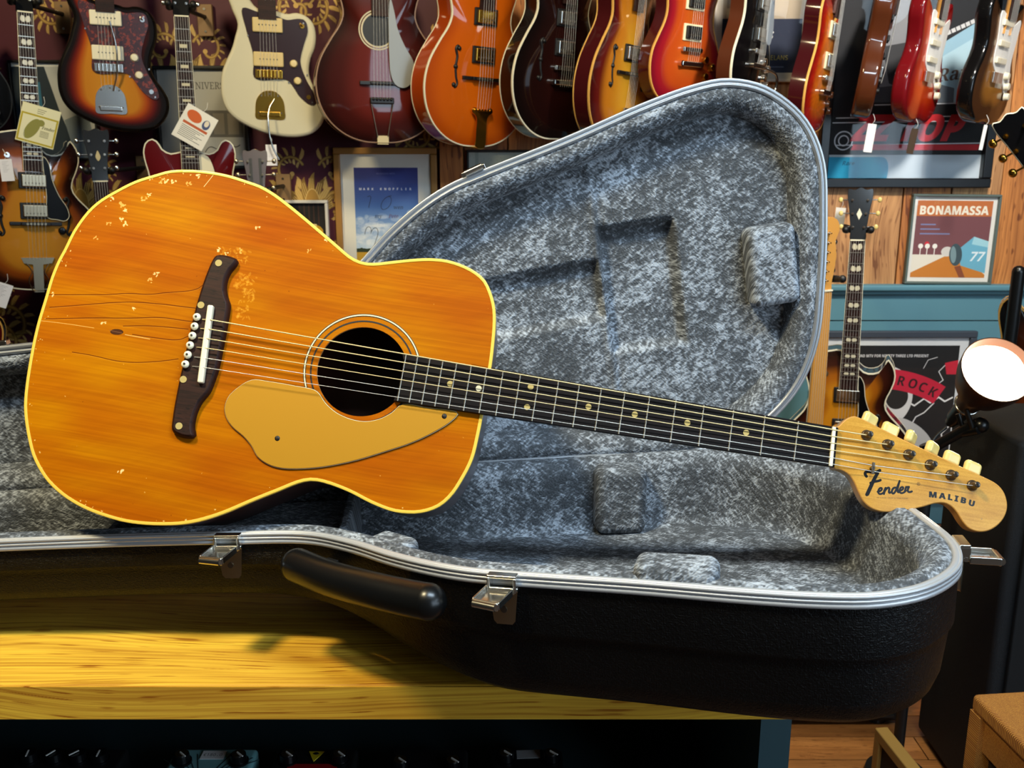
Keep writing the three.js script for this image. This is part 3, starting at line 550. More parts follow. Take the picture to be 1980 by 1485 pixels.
  for (const [x, y] of [[102.6, 106.1], [266.8, 156.3]]) { const sc = part('screw', lathe([[0, 0.0012], [0.0012, 0.0011], [0.0024, 0.0004], [0.0027, 0]], 16).rotateX(Math.PI / 2).translate(x / 1000, y / 1000, 0.0026), M.black, guard); part('screw_slot', [box(0.0032, 0.0007, 0.0004, x / 1000, y / 1000, 0.0038), box(0.0007, 0.0032, 0.0004, x / 1000, y / 1000, 0.0038)], M.agedSteel, sc); }
  // bridge
  const bl = loop(AG.bridge, 120), bridge = part('bridge', join([skin(bl, [[0, 0], [0, 0.004], [0.0008, 0.0062], [0.0026, 0.0082], [0.0034, 0.0085]]), cap(inset(bl, 0.0034), 0.0085)]), M.rosewood, o, 'dark rosewood bridge with flared wings');
  { const a = [0.0087, 0.23], b = [0.0158, 0.1482], L = Math.hypot(b[0] - a[0], b[1] - a[1]); const g = new RoundedBoxGeometry(0.0062, L, 0.007, 3, 0.0018); g.rotateZ(Math.atan2(b[0] - a[0], a[1] - b[1])); g.translate((a[0] + b[0]) / 2, (a[1] + b[1]) / 2, 0.0105); part('saddle', g, M.ivory, bridge); }
  for (const [x, y] of AG.dots) part('pearl_dot', disc(0.0036, 0.0008, x / 1000, y / 1000, 0.0087), M.pearlAged, bridge);
  for (const [x, y] of AG.pins) {
    const p = part('bridge_pin', lathe([[0, 0.0062], [0.0022, 0.0058], [0.0038, 0.0044], [0.0042, 0.003], [0.0034, 0.0014], [0.0026, 0]], 18).rotateX(Math.PI / 2).translate(x / 1000, y / 1000, 0.008), M.ivory, bridge);
    part('pin_dot', disc(0.0012, 0.0006, x / 1000, y / 1000, 0.0142, 12), M.black, p);
    part('string_slot', box(0.0075, 0.0012, 0.0005, x / 1000 + 0.021, y / 1000 - 0.001, 0.0086), M.black, bridge);
  }
  // neck, fingerboard, frets
  const neckG = (() => { // half-round neck under the board
    const pos = [], idx = [], n = 14, st = [[0.285, 0.0255, 0.03], [0.32, 0.0245, 0.024], [0.4, 0.0235, 0.0215], [0.55, 0.0218, 0.02], [0.655, 0.0205, 0.0185], [0.668, 0.0204, 0.0155]];
    st.forEach(([x, h, dd], s) => { for (let i = 0; i <= n; i++) { const a = Math.PI * i / n; pos.push(x, 0.1895 + h * Math.cos(a), 0.0005 - dd * Math.sin(a) ** 0.8); } if (s) for (let i = 0; i < n; i++) { const a = (s - 1) * (n + 1) + i, b = a + n + 1; idx.push(a, b, a + 1, b, b + 1, a + 1); } });
    return geoFrom(pos, idx);
  })();
  part('neck', neckG, M.maple, o, 'maple neck');
  const fbLoop = [[213.2, 213.3], [665.2, 209.9], [665.9, 169.1], [212.9, 163.1], [217.1, 176.3], [218, 189.7], [216.6, 202.9]].map((p) => [p[0] / 1000, p[1] / 1000]).reverse();
  const fb = part('fingerboard', plate(fbLoop, 0.0003, 0.006, 0.0006), phys('#4c413e', 0.5, { map: rosewoodTex, specularIntensity: 0.4 }), o, 'dark rosewood fingerboard');
  const topY = (x) => 0.2133 + (x - 0.2132) * (0.2099 - 0.2133) / (0.6652 - 0.2132), botY = (x) => 0.1631 + (x - 0.2129) * (0.1691 - 0.1631) / 0.453;
  const NUTX = 0.6608, SC = 0.648, fx = (n) => NUTX - SC * (1 - 2 ** (-n / 12));
  for (let n = 1; n <= 20; n++) part('fret', rod([fx(n), botY(fx(n)) + 0.0006, 0.0061], [fx(n), topY(fx(n)) - 0.0006, 0.0061], 0.0009, 0.0009, 8), M.fretwire, fb);
  for (const [x, y] of AG.fretdots) part('position_dot', disc(0.0031, 0.0006, x / 1000, y / 1000, 0.006), Math.abs(x - 296.9) < 1 ? M.pearl : M.pearlAged, fb);
  part('nut', box(0.0036, 0.0405, 0.0085, 0.661, 0.1893, 0.0044, 0.0006, [0, 0, 0.018]), M.ivory, o);
  // headstock
  const HX = 0.655, HY = 0.122, HW = 0.196, HH = 0.11;
  const headTex = canvasTex(1960, 1100, (c, W, H) => {
    const im = c.createImageData(W, H), d = im.data;
    for (let j = 0; j < H; j++) for (let i = 0; i < W; i++) {
      const u = i / W, v = j / H, g = vnoise(u * 5, v * 90, 8, 90, 91), b = vnoise(u * 9, v * 12, 9, 12, 92), f = vnoise(u * 200, v * 200, 200, 200, 93), k = 0.35 * g + 0.4 * b + 0.25 * f, q = (j * W + i) * 4;
      d[q] = 216 - 50 * k; d[q + 1] = 164 - 52 * k; d[q + 2] = 70 - 38 * k; d[q + 3] = 255;
    }
    c.putImageData(im, 0, 0);
    const X = (x) => (x - HX * 1000) * 10, Y = (y) => H - (y - HY * 1000) * 10;
    c.fillStyle = c.strokeStyle = '#050404'; c.lineCap = 'round'; c.lineJoin = 'round';
    // script word: a big flagged capital, then joined slanted letters
    c.save(); c.translate(X(703), Y(147)); c.rotate(-0.205); c.scale(1.1, 1.1);
    const S = (w, f) => { c.lineWidth = w * 1.35; c.beginPath(); f(); c.stroke(); };
    S(22, () => { c.moveTo(2, -4); c.bezierCurveTo(30, -50, 70, -130, 122, -196); }); S(12, () => { c.moveTo(14, -2); c.bezierCurveTo(50, -60, 84, -130, 124, -190); });
    S(20, () => { c.moveTo(16, -172); c.bezierCurveTo(-10, -206, 20, -224, 60, -210); c.bezierCurveTo(94, -200, 120, -206, 146, -222); });
    S(17, () => { c.moveTo(48, -108); c.bezierCurveTo(80, -128, 110, -116, 142, -132); });
    const E = (x, k = 1) => S(13, () => { c.moveTo(x, -26); c.bezierCurveTo(x + 26, -26, x + 52, -46, x + 40, -58); c.bezierCurveTo(x + 22, -68, x - 2, -30, x + 8, -12); c.bezierCurveTo(x + 18, 4, x + 46, -6, x + 64, -26); });
    E(104);
    S(14, () => { c.moveTo(164, -28); c.lineTo(182, -58); c.lineTo(160, -4); c.moveTo(168, -24); c.bezierCurveTo(190, -60, 222, -72, 214, -44); c.bezierCurveTo(204, -14, 204, -2, 232, -20); });
    S(14, () => { c.moveTo(282, -54); c.bezierCurveTo(250, -70, 226, -20, 240, -6); c.bezierCurveTo(256, 6, 280, -36, 318, -116); c.moveTo(318, -116); c.bezierCurveTo(290, -50, 276, -6, 304, -14); });
    E(302); S(14, () => { c.moveTo(356, -20); c.lineTo(372, -58); c.lineTo(398, -58); c.bezierCurveTo(376, -30, 376, 2, 420, -16); });
    c.restore();
    c.lineWidth = 3; c.beginPath(); c.arc(X(753.8), Y(166.8), 15, 0, 7); c.stroke(); c.font = 'bold 22px sans-serif'; c.fillText('R', X(753.8) - 8, Y(166.8) + 8);
    c.save(); c.translate(X(713.4), Y(145.6)); c.rotate(-0.135); c.font = '15px sans-serif'; c.fillText('PAT. 3,143,028  3,302,507  &  PATENT PENDING', 0, 0, 385); c.restore();
    c.font = 'bold 80px sans-serif'; c.lineWidth = 6; { let x = X(765); 'MALIBU'.split('').forEach((ch, i) => { c.save(); c.translate(x, Y(155.3 + [0, 0.5, 0.6, 0.3, -0.1, -1.3][i])); c.rotate(-0.06 + i * 0.04); c.scale(1.2, 0.96); c.fillText(ch, 0, 0); c.strokeText(ch, 0, 0); c.restore(); x += c.measureText(ch).width * 1.2 + 20; }); }
    c.fillStyle = '#6a4a24'; c.beginPath(); c.arc(X(820), Y(142), 7, 0, 7); c.fill(); c.fillStyle = '#caa05a'; c.beginPath(); c.arc(X(820), Y(142), 4, 0, 7); c.fill();
  });
  const hl = loop(AG.head, 160), HZ = -0.0005, face = cap(inset(hl, 0.0012), HZ);
  { const p = face.attributes.position, uv = []; for (let i = 0; i < p.count; i++) uv.push((p.getX(i) - HX) / HW, (p.getY(i) - HY) / HH); face.setAttribute('uv', new THREE.Float32BufferAttribute(uv, 2)); }
  const head = part('headstock', join([skin(hl, [[0.0012, HZ], [0.0003, HZ - 0.0004], [0, HZ - 0.0012], [0, HZ - 0.013], [0.001, HZ - 0.014]]), cap(inset(hl, 0.001), HZ - 0.014)]), M.maple, o, 'six-in-line maple headstock with black lettering');
  part('headstock_face', face, phys('#ffffff', 0.3, { map: headTex, clearcoat: 0.3, clearcoatRoughness: 0.1, specularIntensity: 0.4 }), head);
  AG.posts.forEach(([x, y], i) => {
    const t = part('tuner_post', [lathe([[0.0056, 0], [0.0056, 0.0012], [0.0046, 0.0024], [0.0034, 0.003], [0.003, 0.006], [0.0034, 0.0075], [0.0028, 0.009], [0.0032, 0.0115], [0.0024, 0.0128], [0, 0.0128]], 20).rotateX(Math.PI / 2).translate(x / 1000, y / 1000, HZ)], M.agedSteel, head);
    part('post_slot', box(0.0014, 0.0052, 0.003, x / 1000, y / 1000, HZ + 0.0122, 0, [0, 0, 0.5]), M.black, t);
    const [bx, by] = AG.buttons[i], thin = [0.62, 0.8, 0.36, 0.5, 0.75, 0.8][i];
    const b = new RoundedBoxGeometry(0.0195, 0.0145, 0.0085, 4, 0.0042); b.rotateY((1 - thin) * 1.45); b.rotateZ(-0.28 + i * 0.02); b.translate(bx / 1000, by / 1000, HZ - 0.0075);
    const bt = part('tuner_button', b, M.agedIvory, head); part('button_shaft', rod([x / 1000 + 0.002, y / 1000 + 0.006, HZ - 0.0075], [bx / 1000, by / 1000, HZ - 0.0075], 0.002), M.agedSteel, bt);
  });
  part('string_tree', [box(0.003, 0.012, 0.002, 0.705, 0.1745, HZ + 0.005, 0.0006), rod([0.705, 0.1745, HZ], [0.705, 0.1745, HZ + 0.006], 0.002)], M.agedSteel, head);
  for (let i = 0; i < 6; i++) {
    const a = AG.stringsB[i], b = AG.stringsN[i], p = AG.posts[i], r = [0.0007, 0.00062, 0.00054, 0.00048, 0.00036, 0.0003][i], ny = i < 4 ? 0 : (i === 4 ? 0.1772 : 0.1712);
    const S = [a[0] / 1000 + 0.0108, a[1] / 1000, 0.0139], Nn = [b[0] / 1000, b[1] / 1000, 0.0086], Pp = [p[0] / 1000, p[1] / 1000 - 0.0012, 0.0075];
    const gs = [rod([a[0] / 1000, a[1] / 1000, 0.0085], S, r, r, 6), rod(S, Nn, r, r, 6)];
    if (ny) gs.push(rod(Nn, [0.705, ny, 0.0045], r, r, 6), rod([0.705, ny, 0.0045], Pp, r, r, 6)); else gs.push(rod(Nn, Pp, r, r, 6));
    part('string', gs, i < 4 ? M.wound : M.plain, o);
  }
}
// ---------------------------------------------------------------- guitars on the walls
const RAD = Math.PI / 180;
function at(px, py, depth) {   // where a sight line of the photograph meets a given depth
  const dx = (px - 990) / 1900, dy = -(py - 742.5) / 1900, c = Math.cos(14 * RAD), s = Math.sin(14 * RAD);
  return [dx * depth, 1.4 + (-s + dy * c) * depth, (-c - dy * s) * depth];
}
const both = (r, l = r) => [...r, ...l.slice(1).reverse().map(([x, y]) => [-x, y])];
const ARCH = [[0, 0], [55, 3], [110, 22], [160, 62], [190, 115], [200, 180], [186, 245], [152, 305], [122, 350], [112, 380], [116, 410], [128, 450], [130, 490], [118, 524], [80, 548], [26, 556]];
const ARCHCUT = [[0, 0], [55, 3], [110, 18], [165, 60], [198, 118], [204, 165], [186, 225], [158, 262], [130, 292], [114, 318], [115, 343], [128, 376], [137, 414], [130, 448], [109, 474], [103, 453], [84, 430], [50, 426], [26, 444]];
const ARCHLEFT = [[0, 0], [55, 3], [110, 18], [165, 60], [198, 118], [204, 165], [186, 225], [158, 262], [132, 295], [120, 335], [123, 375], [135, 420], [129, 456], [104, 481], [62, 493], [27, 496]];
const SEMI = [[0, 0], [70, 5], [130, 30], [180, 80], [203, 140], [198, 205], [172, 265], [144, 312], [128, 352], [128, 392], [136, 430], [139, 458], [131, 487], [112, 500], [94, 491], [81, 468], [58, 456], [28, 462]];
const SINGLE = [[0, 0], [60, 3], [115, 18], [150, 55], [165, 105], [160, 155], [138, 200], [117, 240], [111, 270], [117, 305], [127, 335], [122, 357], [104, 364], [78, 345], [54, 328], [28, 332]];
const SINGLEL = [[0, 0], [60, 3], [115, 18], [150, 55], [165, 105], [160, 155], [138, 200], [117, 240], [110, 270], [114, 310], [122, 345], [112, 382], [76, 400], [28, 402]];
const SOLID = [[0, 6], [60, 0], [110, 14], [150, 50], [162, 100], [154, 150], [128, 195], [118, 230], [128, 275], [140, 310], [136, 350], [118, 372], [96, 350], [66, 322], [28, 318]];
const gloss = (extra = {}) => phys('#ffffff', 0.4, { vertexColors: true, specularIntensity: 0.15, clearcoat: 1, clearcoatRoughness: 0.06, ...extra });
const glossPlain = (c) => phys(c, 0.4, { specularIntensity: 0.15, clearcoat: 1, clearcoatRoughness: 0.07 });
const darkNeck = M.mahogany, tort = phys('#ffffff', 0.3, { clearcoat: 1, clearcoatRoughness: 0.05, map: dataTex(128, 128, (u, v) => { const a = vnoise(u * 12, v * 12, 12, 12, 5), b = vnoise(u * 34, v * 34, 34, 34, 6); return a * 0.6 + b * 0.5 > 0.68 ? [128, 44, 18] : [48 + 30 * b, 12, 10]; }, true, 0.12) });
function headLoop(kind) {
  if (kind === 'inline') return [[-21, 0], [-22, 20], [-34, 40], [-30, 95], [-24, 150], [-22, 188], [0, 200], [26, 190], [34, 165], [24, 135], [30, 95], [26, 50], [21, 18], [21, 0]];
  return [[-21, 0], [-23, 30], [-30, 90], [-37, 140], [-34, 156], [-18, 152], [0, 160], [18, 152], [34, 156], [37, 140], [30, 90], [23, 30], [21, 0]];
}
const guitarSpots = [];
function wallGuitar(o) {
  const P = at(o.tail[0], o.tail[1], o.depth), beta = Math.atan2(-P[0], -P[2]);
  const g = thing(o.name, o.label, 'guitar', P, o.group);
  g.rotation.order = 'YXZ'; g.rotation.set((o.pitch ?? 0) * RAD, beta + o.yaw * RAD, (o.roll ?? 0) * RAD);
  const lp = loop(o.shape, 110), T = o.thick, arch = o.arch ?? 0, round = o.round ?? 0, bind = o.bind;
  const zf = (t) => arch * Math.sin(Math.min(1, t * 1.15) * Math.PI / 2);
  const sideM = glossPlain(o.side), edge = round ? 0.011 : bind ? 0.004 : 0.001;
  part('top', dome(inset(lp, edge), o.core ?? [0, 0.13, 0.29], 14, zf, o.burst), gloss(), g);
  if (round) part('body_edge', skin(lp, [[0.011, 0], [0.005, -0.0015], [0.0014, -0.006], [0, -0.013], [0, -T + 0.013], [0.0014, -T + 0.006], [0.005, -T + 0.0015], [0.011, -T]]), sideM, g);
  else part('sides', skin(lp, [[0.0008, -0.001], [0.0008, -T + 0.001]]), sideM, g);
  part('back', dome(inset(lp, edge), o.core ?? [0, 0.13, 0.29], 6, (t) => -T - arch * 0.4 * t), sideM, g);
  if (bind) { part('binding', skin(lp, [[0.004, 0.0004], [0.0005, 0.0004], [0, -0.0005], [0, -0.006], [0.001, -0.0065]]), bind, g); if (!o.oneBind) part('binding', skin(lp, [[0.001, -T + 0.004], [0, -T + 0.0035], [0, -T], [0.002, -T - 0.0005]]), bind, g); }
  // neck
  const N = o.nut ?? 0.84, e = o.boardEnd ?? 0.36, fz = (o.boardZ ?? 0.016) + arch * 0.6, w0 = 0.0275, w1 = 0.0212;
  const bl = [[-w0, e], [w0, e], [w1, N], [-w1, N]], woody = o.neckMat ?? darkNeck;
  const fb = part('fingerboard', plate(bl, fz - 0.006, fz, 0.0006), o.boardMat ?? M.rosewood, g);
  const joint = Math.max(...o.shape.filter((p) => Math.abs(p[0]) < 35 && p[1] > 200).map((p) => p[1])) / 1000 - 0.05;
  { const pos = [], idx = [], n = 10; [[joint, 0.0262, 0.035], [joint + 0.07, 0.025, 0.022], [N - 0.02, w1, 0.017], [N + 0.004, w1, 0.014]].forEach(([y, h, dd], s) => { for (let i = 0; i <= n; i++) { const a = Math.PI * i / n; pos.push(h * Math.cos(a), y, fz - 0.0055 - dd * Math.sin(a)); } if (s) for (let i = 0; i < n; i++) { const a = (s - 1) * (n + 1) + i, b = a + n + 1; idx.push(a, b, a + 1, b, b + 1, a + 1); } }); part('neck', geoFrom(pos, idx), woody, g); }
  if (o.boardBind) part('board_binding', [rod([-w0, e, fz - 0.001], [-w1, N, fz - 0.001], 0.0012, 0.0012, 5), rod([w0, e, fz - 0.001], [w1, N, fz - 0.001], 0.0012, 0.0012, 5)], o.boardBind, fb);
  if (o.frets) {
    const SCL = o.scale ?? 0.63, fy = (n) => N - SCL * (1 - 2 ** (-n / 12)), W = (y) => w0 + (w1 - w0) * (y - e) / (N - e);
    for (let n = 1; n <= 20 && fy(n) > e + 0.004; n++) part('fret', box(2 * W(fy(n)) - 0.001, 0.0022, 0.0016, 0, fy(n), fz + 0.0006), M.fretwire, fb);
    for (const n of o.inlays ?? [1, 3, 5, 7, 9, 12, 15, 17, 19]) {
      const a = fy(n - 1), b = fy(n), y = (a + b) / 2, h = (a - b) * 0.55, w = W(y) * 1.3; if (y < e + 0.006) continue;
      if (o.inlay === 'split') for (const s of [-1, 1]) part('inlay', plate(loop([[s * w * 90 , -h * 500], [s * w * 480, -h * 300], [s * w * 400, h * 480], [s * w * 60, h * 300]], 16), fz, fz + 0.0007, 0.0002).translate(0, y, 0), M.pearl, fb);
      else if (o.inlay === 'small') part('inlay', box(w * 0.8, h * 0.62, 0.0007, 0, y, fz + 0.0002), M.pearl, fb);
      else part('inlay', box(w, h, 0.0007, 0, y, fz + 0.0002), M.pearl, fb);
    }
  }
  part('nut', box(0.042, 0.004, 0.006, 0, N + 0.002, fz), M.ivory, g);
  // headstock
  const hl = loop(headLoop(o.head), 60).map(([x, y]) => [x, y + N]), hk = part('headstock', join([plate(hl, -0.014, 0, 0.0008)]).translate(0, -N, 0).rotateX(o.head === 'inline' ? 0 : -0.26).translate(0, N + 0.003, fz - 0.004), o.headMat ?? M.blackGloss, g);
  if (o.tuners) {
    const hz = (y) => fz - 0.003 - (o.head === 'inline' ? 0 : 0.26 * y);
    for (let k = 0; k < 6; k++) {
      const s = o.head === 'inline' ? 1 : k < 3 ? -1 : 1, y = o.head === 'inline' ? 0.03 + k * 0.026 : 0.04 + (k % 3) * 0.04, x = o.head === 'inline' ? -0.004 : s * (0.016 + (k % 3) * 0.003);
      part('tuner', [disc(0.004, 0.004, x, N + y, hz(y) + 0.002, 12), disc(0.0022, 0.013, x, N + y, hz(y) + 0.006, 8), rod([x, N + y, hz(y) - 0.01], [x + s * 0.03, N + y, hz(y) - 0.01], 0.002, 0.002, 6)], o.tuners, hk);
      part('tuner_button', new THREE.SphereGeometry(0.008, 10, 8).scale(0.85, 1.0, 0.55).translate(x + s * 0.034, N + y, hz(y) - 0.01), o.buttonMat ?? o.tuners, hk);
    }
  }
  const bridgeY = o.bridge ?? 0.18, bz = arch + (o.bridgeZ ?? 0.018), tailY = o.stringTail ?? bridgeY - 0.04, tz = o.tailZ ?? bz - 0.004;
  part('strings', Array.from({ length: 6 }, (_, i) => { const k = (i - 2.5) / 2.5; return join([rod([k * 0.024, tailY, tz], [k * 0.025, bridgeY, bz], 0.0004, 0.0004, 4), rod([k * 0.025, bridgeY, bz], [k * 0.017, N, fz + 0.003], 0.0004, 0.0004, 4)]); }), M.plain, g);
  o.build?.(g, zf(1), fz);
  guitarSpots.push({ g, N, fz, skip: o.noHanger, label: o.short });
  return g;
}
// hardware shared by the wall guitars
const humbucker = (g, y, z, cover, ringM, x = 0, w = 0.07, h = 0.038) => { const p = part('pickup', box(w, h, 0.012, x, y, z + 0.006, 0.003), cover, g); if (ringM) part('pickup_ring', box(w + 0.016, h + 0.012, 0.006, x, y, z + 0.001, 0.002), ringM, p); part('pole_pieces', Array.from({ length: 6 }, (_, i) => disc(0.0022, 0.002, x + (i - 2.5) * 0.0098, y - h * 0.2, z + 0.0125, 8)), M.agedSteel, p); return p; };
const knob = (g, x, y, z, mat, r = 0.0115, h = 0.014) => part('knob', [lathe([[r * 1.15, 0], [r, h * 0.3], [r * 0.92, h * 0.9], [r * 0.8, h], [0, h]], 18).rotateX(Math.PI / 2).translate(x, y, z)], mat, g);
const fhole = (g, s, y, z) => part('sound_hole', [tube([[s * 0.105, y - 0.052, z], [s * 0.097, y - 0.06, z], [s * 0.09, y - 0.05, z], [s * 0.095, y - 0.03, z], [s * 0.098, y, z], [s * 0.094, y + 0.03, z], [s * 0.099, y + 0.052, z], [s * 0.092, y + 0.06, z], [s * 0.085, y + 0.052, z]], 0.0042, 40, 6), new THREE.SphereGeometry(0.0075, 10, 8).translate(s * 0.098, y, z), new THREE.SphereGeometry(0.007, 10, 8).translate(s * 0.102, y - 0.053, z), new THREE.SphereGeometry(0.007, 10, 8).translate(s * 0.088, y + 0.053, z)].map((q) => q.scale(1, 1, 1)), M.black, g);
const woodBridge = (g, y, z) => { const b = part('bridge', [box(0.15, 0.011, 0.008, 0, y, z + 0.004, 0.002), box(0.085, 0.01, 0.009, 0, y, z + 0.012, 0.002)], M.ebony, g); part('saddles', Array.from({ length: 6 }, (_, i) => box(0.006, 0.006, 0.004, (i - 2.5) * 0.0102, y, z + 0.018)), M.nickel, b); return b; };
const stopBridge = (g, y, z, m = M.chrome) => { part('bridge', [box(0.085, 0.013, 0.012, 0, y, z + 0.008, 0.002), disc(0.008, 0.01, -0.04, y, z + 0.005), disc(0.008, 0.01, 0.04, y, z + 0.005)], m, g); part('tailpiece', [box(0.095, 0.016, 0.012, 0, y - 0.042, z + 0.009, 0.004), disc(0.009, 0.014, -0.046, y - 0.042, z + 0.007), disc(0.009, 0.014, 0.046, y - 0.042, z + 0.007)], m, g); };
const flat = (hex) => { const c = lin(hex); return () => c; };
const rampT = (s) => { const f = ramp(s); return (t) => f(t); };

// offset bodies, traced in millimetres
const OFF_A = [[-107, 379], [-91, 335], [-100, 297], [-111, 262], [-128, 227], [-144, 188], [-149, 149], [-147, 111], [-135, 77], [-111, 50], [-68, 25], [-24, 8], [14, 0], [52, -4], [91, -2], [131, 10], [160, 37], [174, 74], [173, 102], [157, 133], [135, 164], [125, 195], [129, 234], [145, 275], [149, 314], [141, 348], [119, 369], [89, 377], [59, 372], [36, 378], [-30, 385], [-52, 410], [-78, 445], [-102, 452], [-118, 425]];
const OFF_AG = [[-74, 381], [-64, 314], [-49, 258], [-45, 232], [-47, 178], [-29, 169], [55, 172], [73, 153], [94, 122], [128, 98], [142, 103], [141, 125], [113, 179], [98, 229], [111, 284], [123, 323], [115, 354], [96, 358], [58, 353], [28, 363], [-28, 372]];
function offsetGuitar(o) {
  return wallGuitar({ shape: OFF_A, thick: 0.044, round: 1, core: [0, 0.1, 0.28], nut: 0.86, boardEnd: 0.35, head: 'inline', headMat: M.maple, tuners: M.chrome, neckMat: M.maple, bridge: 0.188, bridgeZ: 0.014, stringTail: 0.12, tailZ: 0.005, ...o, build: (g) => {
    part('pickguard', plate(loop(OFF_AG, 90), 0.0005, 0.0035, 0.0006), o.guardMat, g); 
    for (const y of [0.334, 0.232]) { const p = part('pickup', box(0.092, 0.044, 0.009, 0, y, 0.0075, 0.004), o.pickMat, g); part('pole_pieces', Array.from({ length: 6 }, (_, i) => disc(0.0022, 0.001, (i - 2.5) * 0.0104, y, 0.0122, 10)), M.black, p); }
    part('bridge', [box(0.084, 0.026, 0.006, 0, 0.188, 0.007, 0.002), ...Array.from({ length: 6 }, (_, i) => rod([(i - 2.5) * 0.0115, 0.178, 0.012], [(i - 2.5) * 0.0115, 0.198, 0.012], 0.004, 0.004, 10))], o.metal, g);
    const pl = part('tremolo_plate', plate(loop([[-44, 52], [-46, 75], [-40, 112], [-20, 134], [0, 138], [20, 134], [40, 112], [46, 75], [44, 52], [0, 50]], 50), 0.0004, 0.0026, 0.0006), o.metal, g);
    part('tailpiece', box(0.066, 0.016, 0.007, 0, 0.066, 0.006, 0.003), o.metal, pl); part('tremolo_screws', [[-34, 70], [34, 70], [-26, 122], [26, 122], [0, 128], [0, 60]].map(([x, y]) => disc(0.003, 0.001, x / 1000, y / 1000, 0.003, 10)), M.agedSteel, pl);
    part('tremolo_arm', tube(o.arm, 0.0028, 30, 8), M.chrome, g); 
    for (const [x, y] of [[77, 222], [88, 170]]) knob(g, x / 1000, y / 1000, 0.0035, o.knobMat, 0.011, 0.012);
    part('jack', [disc(0.007, 0.003, 0.121, 0.122, 0.005, 16)], o.metal, g); part('toggle_switch', [disc(0.007, 0.003, 0.106, 0.336, 0.005, 14), rod([0.106, 0.336, 0.005], [0.1, 0.342, 0.022], 0.0025, 0.0025, 8)], o.metal, g);
    for (const [x, y] of [[-60, 300], [-38, 178], [60, 165], [132, 106], [110, 345], [118, 190]]) part('guard_screw', disc(0.0026, 0.001, x / 1000, y / 1000, 0.004, 10), M.chrome, g);
  } });
}
offsetGuitar({ name: 'electric_guitar', label: 'three-tone sunburst offset electric guitar with tortoiseshell pickguard', group: 'guitars on the wall', tail: [218, 252], depth: 3.1, yaw: 0, roll: -1.7, side: '#0d0908', burst: rampT([[0, '#0c0807'], [0.1, '#160806'], [0.24, '#641208'], [0.36, '#a8460c'], [0.5, '#c47c1e'], [1, '#cc8a26']]), guardMat: tort, pickMat: M.ivory, metal: M.chrome, knobMat: M.ivory, arm: [[0.01, 0.12, 0.01], [0.022, 0.17, 0.022], [0.026, 0.217, 0.03], [0.024, 0.26, 0.035], [0.011, 0.323, 0.036]] });
offsetGuitar({ name: 'electric_guitar', label: 'cream white offset electric guitar with gold hardware and dark pickguard', group: 'guitars on the wall', tail: [524, 262], depth: 3.15, yaw: 0, roll: -1.5, side: '#cdc6ac', burst: flat('#cdc6ac'), guardMat: phys('#2a151a', 0.25, { clearcoat: 1, clearcoatRoughness: 0.05 }), pickMat: phys('#cbb37a', 0.4), metal: M.gold, knobMat: phys('#d8c48e', 0.4), arm: [[0.014, 0.112, 0.01], [-0.002, 0.085, 0.02], [-0.007, 0.05, 0.03], [-0.004, 0.0, 0.036], [0.006, -0.04, 0.034], [0.023, -0.074, 0.03]] });

// hollow body with cutaway and long neck at the left edge
const archtopBits = (g, z, opts) => {
  for (const s of [-1, 1]) fhole(g, s, 0.235, z * 0.8 - 0.001);
  for (const y of opts.pickups) humbucker(g, y, z + 0.002, opts.cover, opts.ring);
  woodBridge(g, opts.bridgeY, z);
  if (opts.guard) part('pickguard', plate(loop(opts.guard, 60), z + 0.006, z + 0.009, 0.0006), opts.guardMat ?? M.blackGloss, g); 
};
const CUTGUARD = [[30, 420], [34, 300], [34, 232], [60, 226], [84, 222], [96, 234], [92, 262], [70, 300], [52, 350], [44, 400]];
wallGuitar({ name: 'electric_guitar', label: 'sunburst hollow body guitar with black pickguard hanging at the left edge', group: 'guitars on the wall', tail: [75, 561], depth: 3.15, yaw: 6, roll: -3.3, shape: both(ARCHCUT, ARCHLEFT), thick: 0.085, arch: 0.016, side: '#241009', bind: M.bindWhite, burst: rampT([[0, '#1a0a05'], [0.16, '#2c0f06'], [0.34, '#8a4210'], [0.55, '#bb7a20'], [1, '#c98a28']]), nut: 0.84, boardEnd: 0.375, frets: true, inlay: 'split', boardBind: M.bindWhite, head: 'gib', tuners: M.nickel, bridge: 0.215, bridgeZ: 0.022, stringTail: 0.1, tailZ: 0.03, build: (g, z) => {
  archtopBits(g, z, { pickups: [0.345, 0.252], cover: M.nickel, ring: M.black, bridgeY: 0.212, guard: CUTGUARD });
  part('pickguard_edge', tube(CUTGUARD.map(([x, y]) => [x / 1000, y / 1000, z + 0.0085]), 0.0012, 60, 5, true), M.bindWhite, g);
  part('tailpiece', [plate([[-0.048, 0.105], [-0.04, 0.088], [-0.014, 0.084], [-0.013, 0.002], [0.013, 0.002], [0.014, 0.084], [0.04, 0.088], [0.048, 0.105]].reverse(), 0.016, 0.02, 0.0006), box(0.028, 0.004, 0.05, 0, -0.002, -0.004)], M.nickel, g);
  part('tailpiece_wire', [tube([[-0.034, 0.09, 0.019], [-0.018, 0.062, 0.018], [-0.028, 0.035, 0.014], [-0.018, 0.002, 0.004]], 0.0016, 20, 6), tube([[0.034, 0.09, 0.019], [0.018, 0.062, 0.018], [0.028, 0.035, 0.014], [0.018, 0.002, 0.004]], 0.0016, 20, 6)], M.nickel, g);
  for (const [x, y] of [[0.075, 0.19], [0.1, 0.15], [0.12, 0.18], [0.13, 0.13]]) knob(g, x, y, z * 0.7, M.blackGloss);
  part('toggle_switch', [disc(0.008, 0.003, -0.07, 0.42, z * 0.6 + 0.002), rod([-0.07, 0.42, z * 0.6], [-0.074, 0.425, z + 0.012], 0.0025)], M.chrome, g);
} });
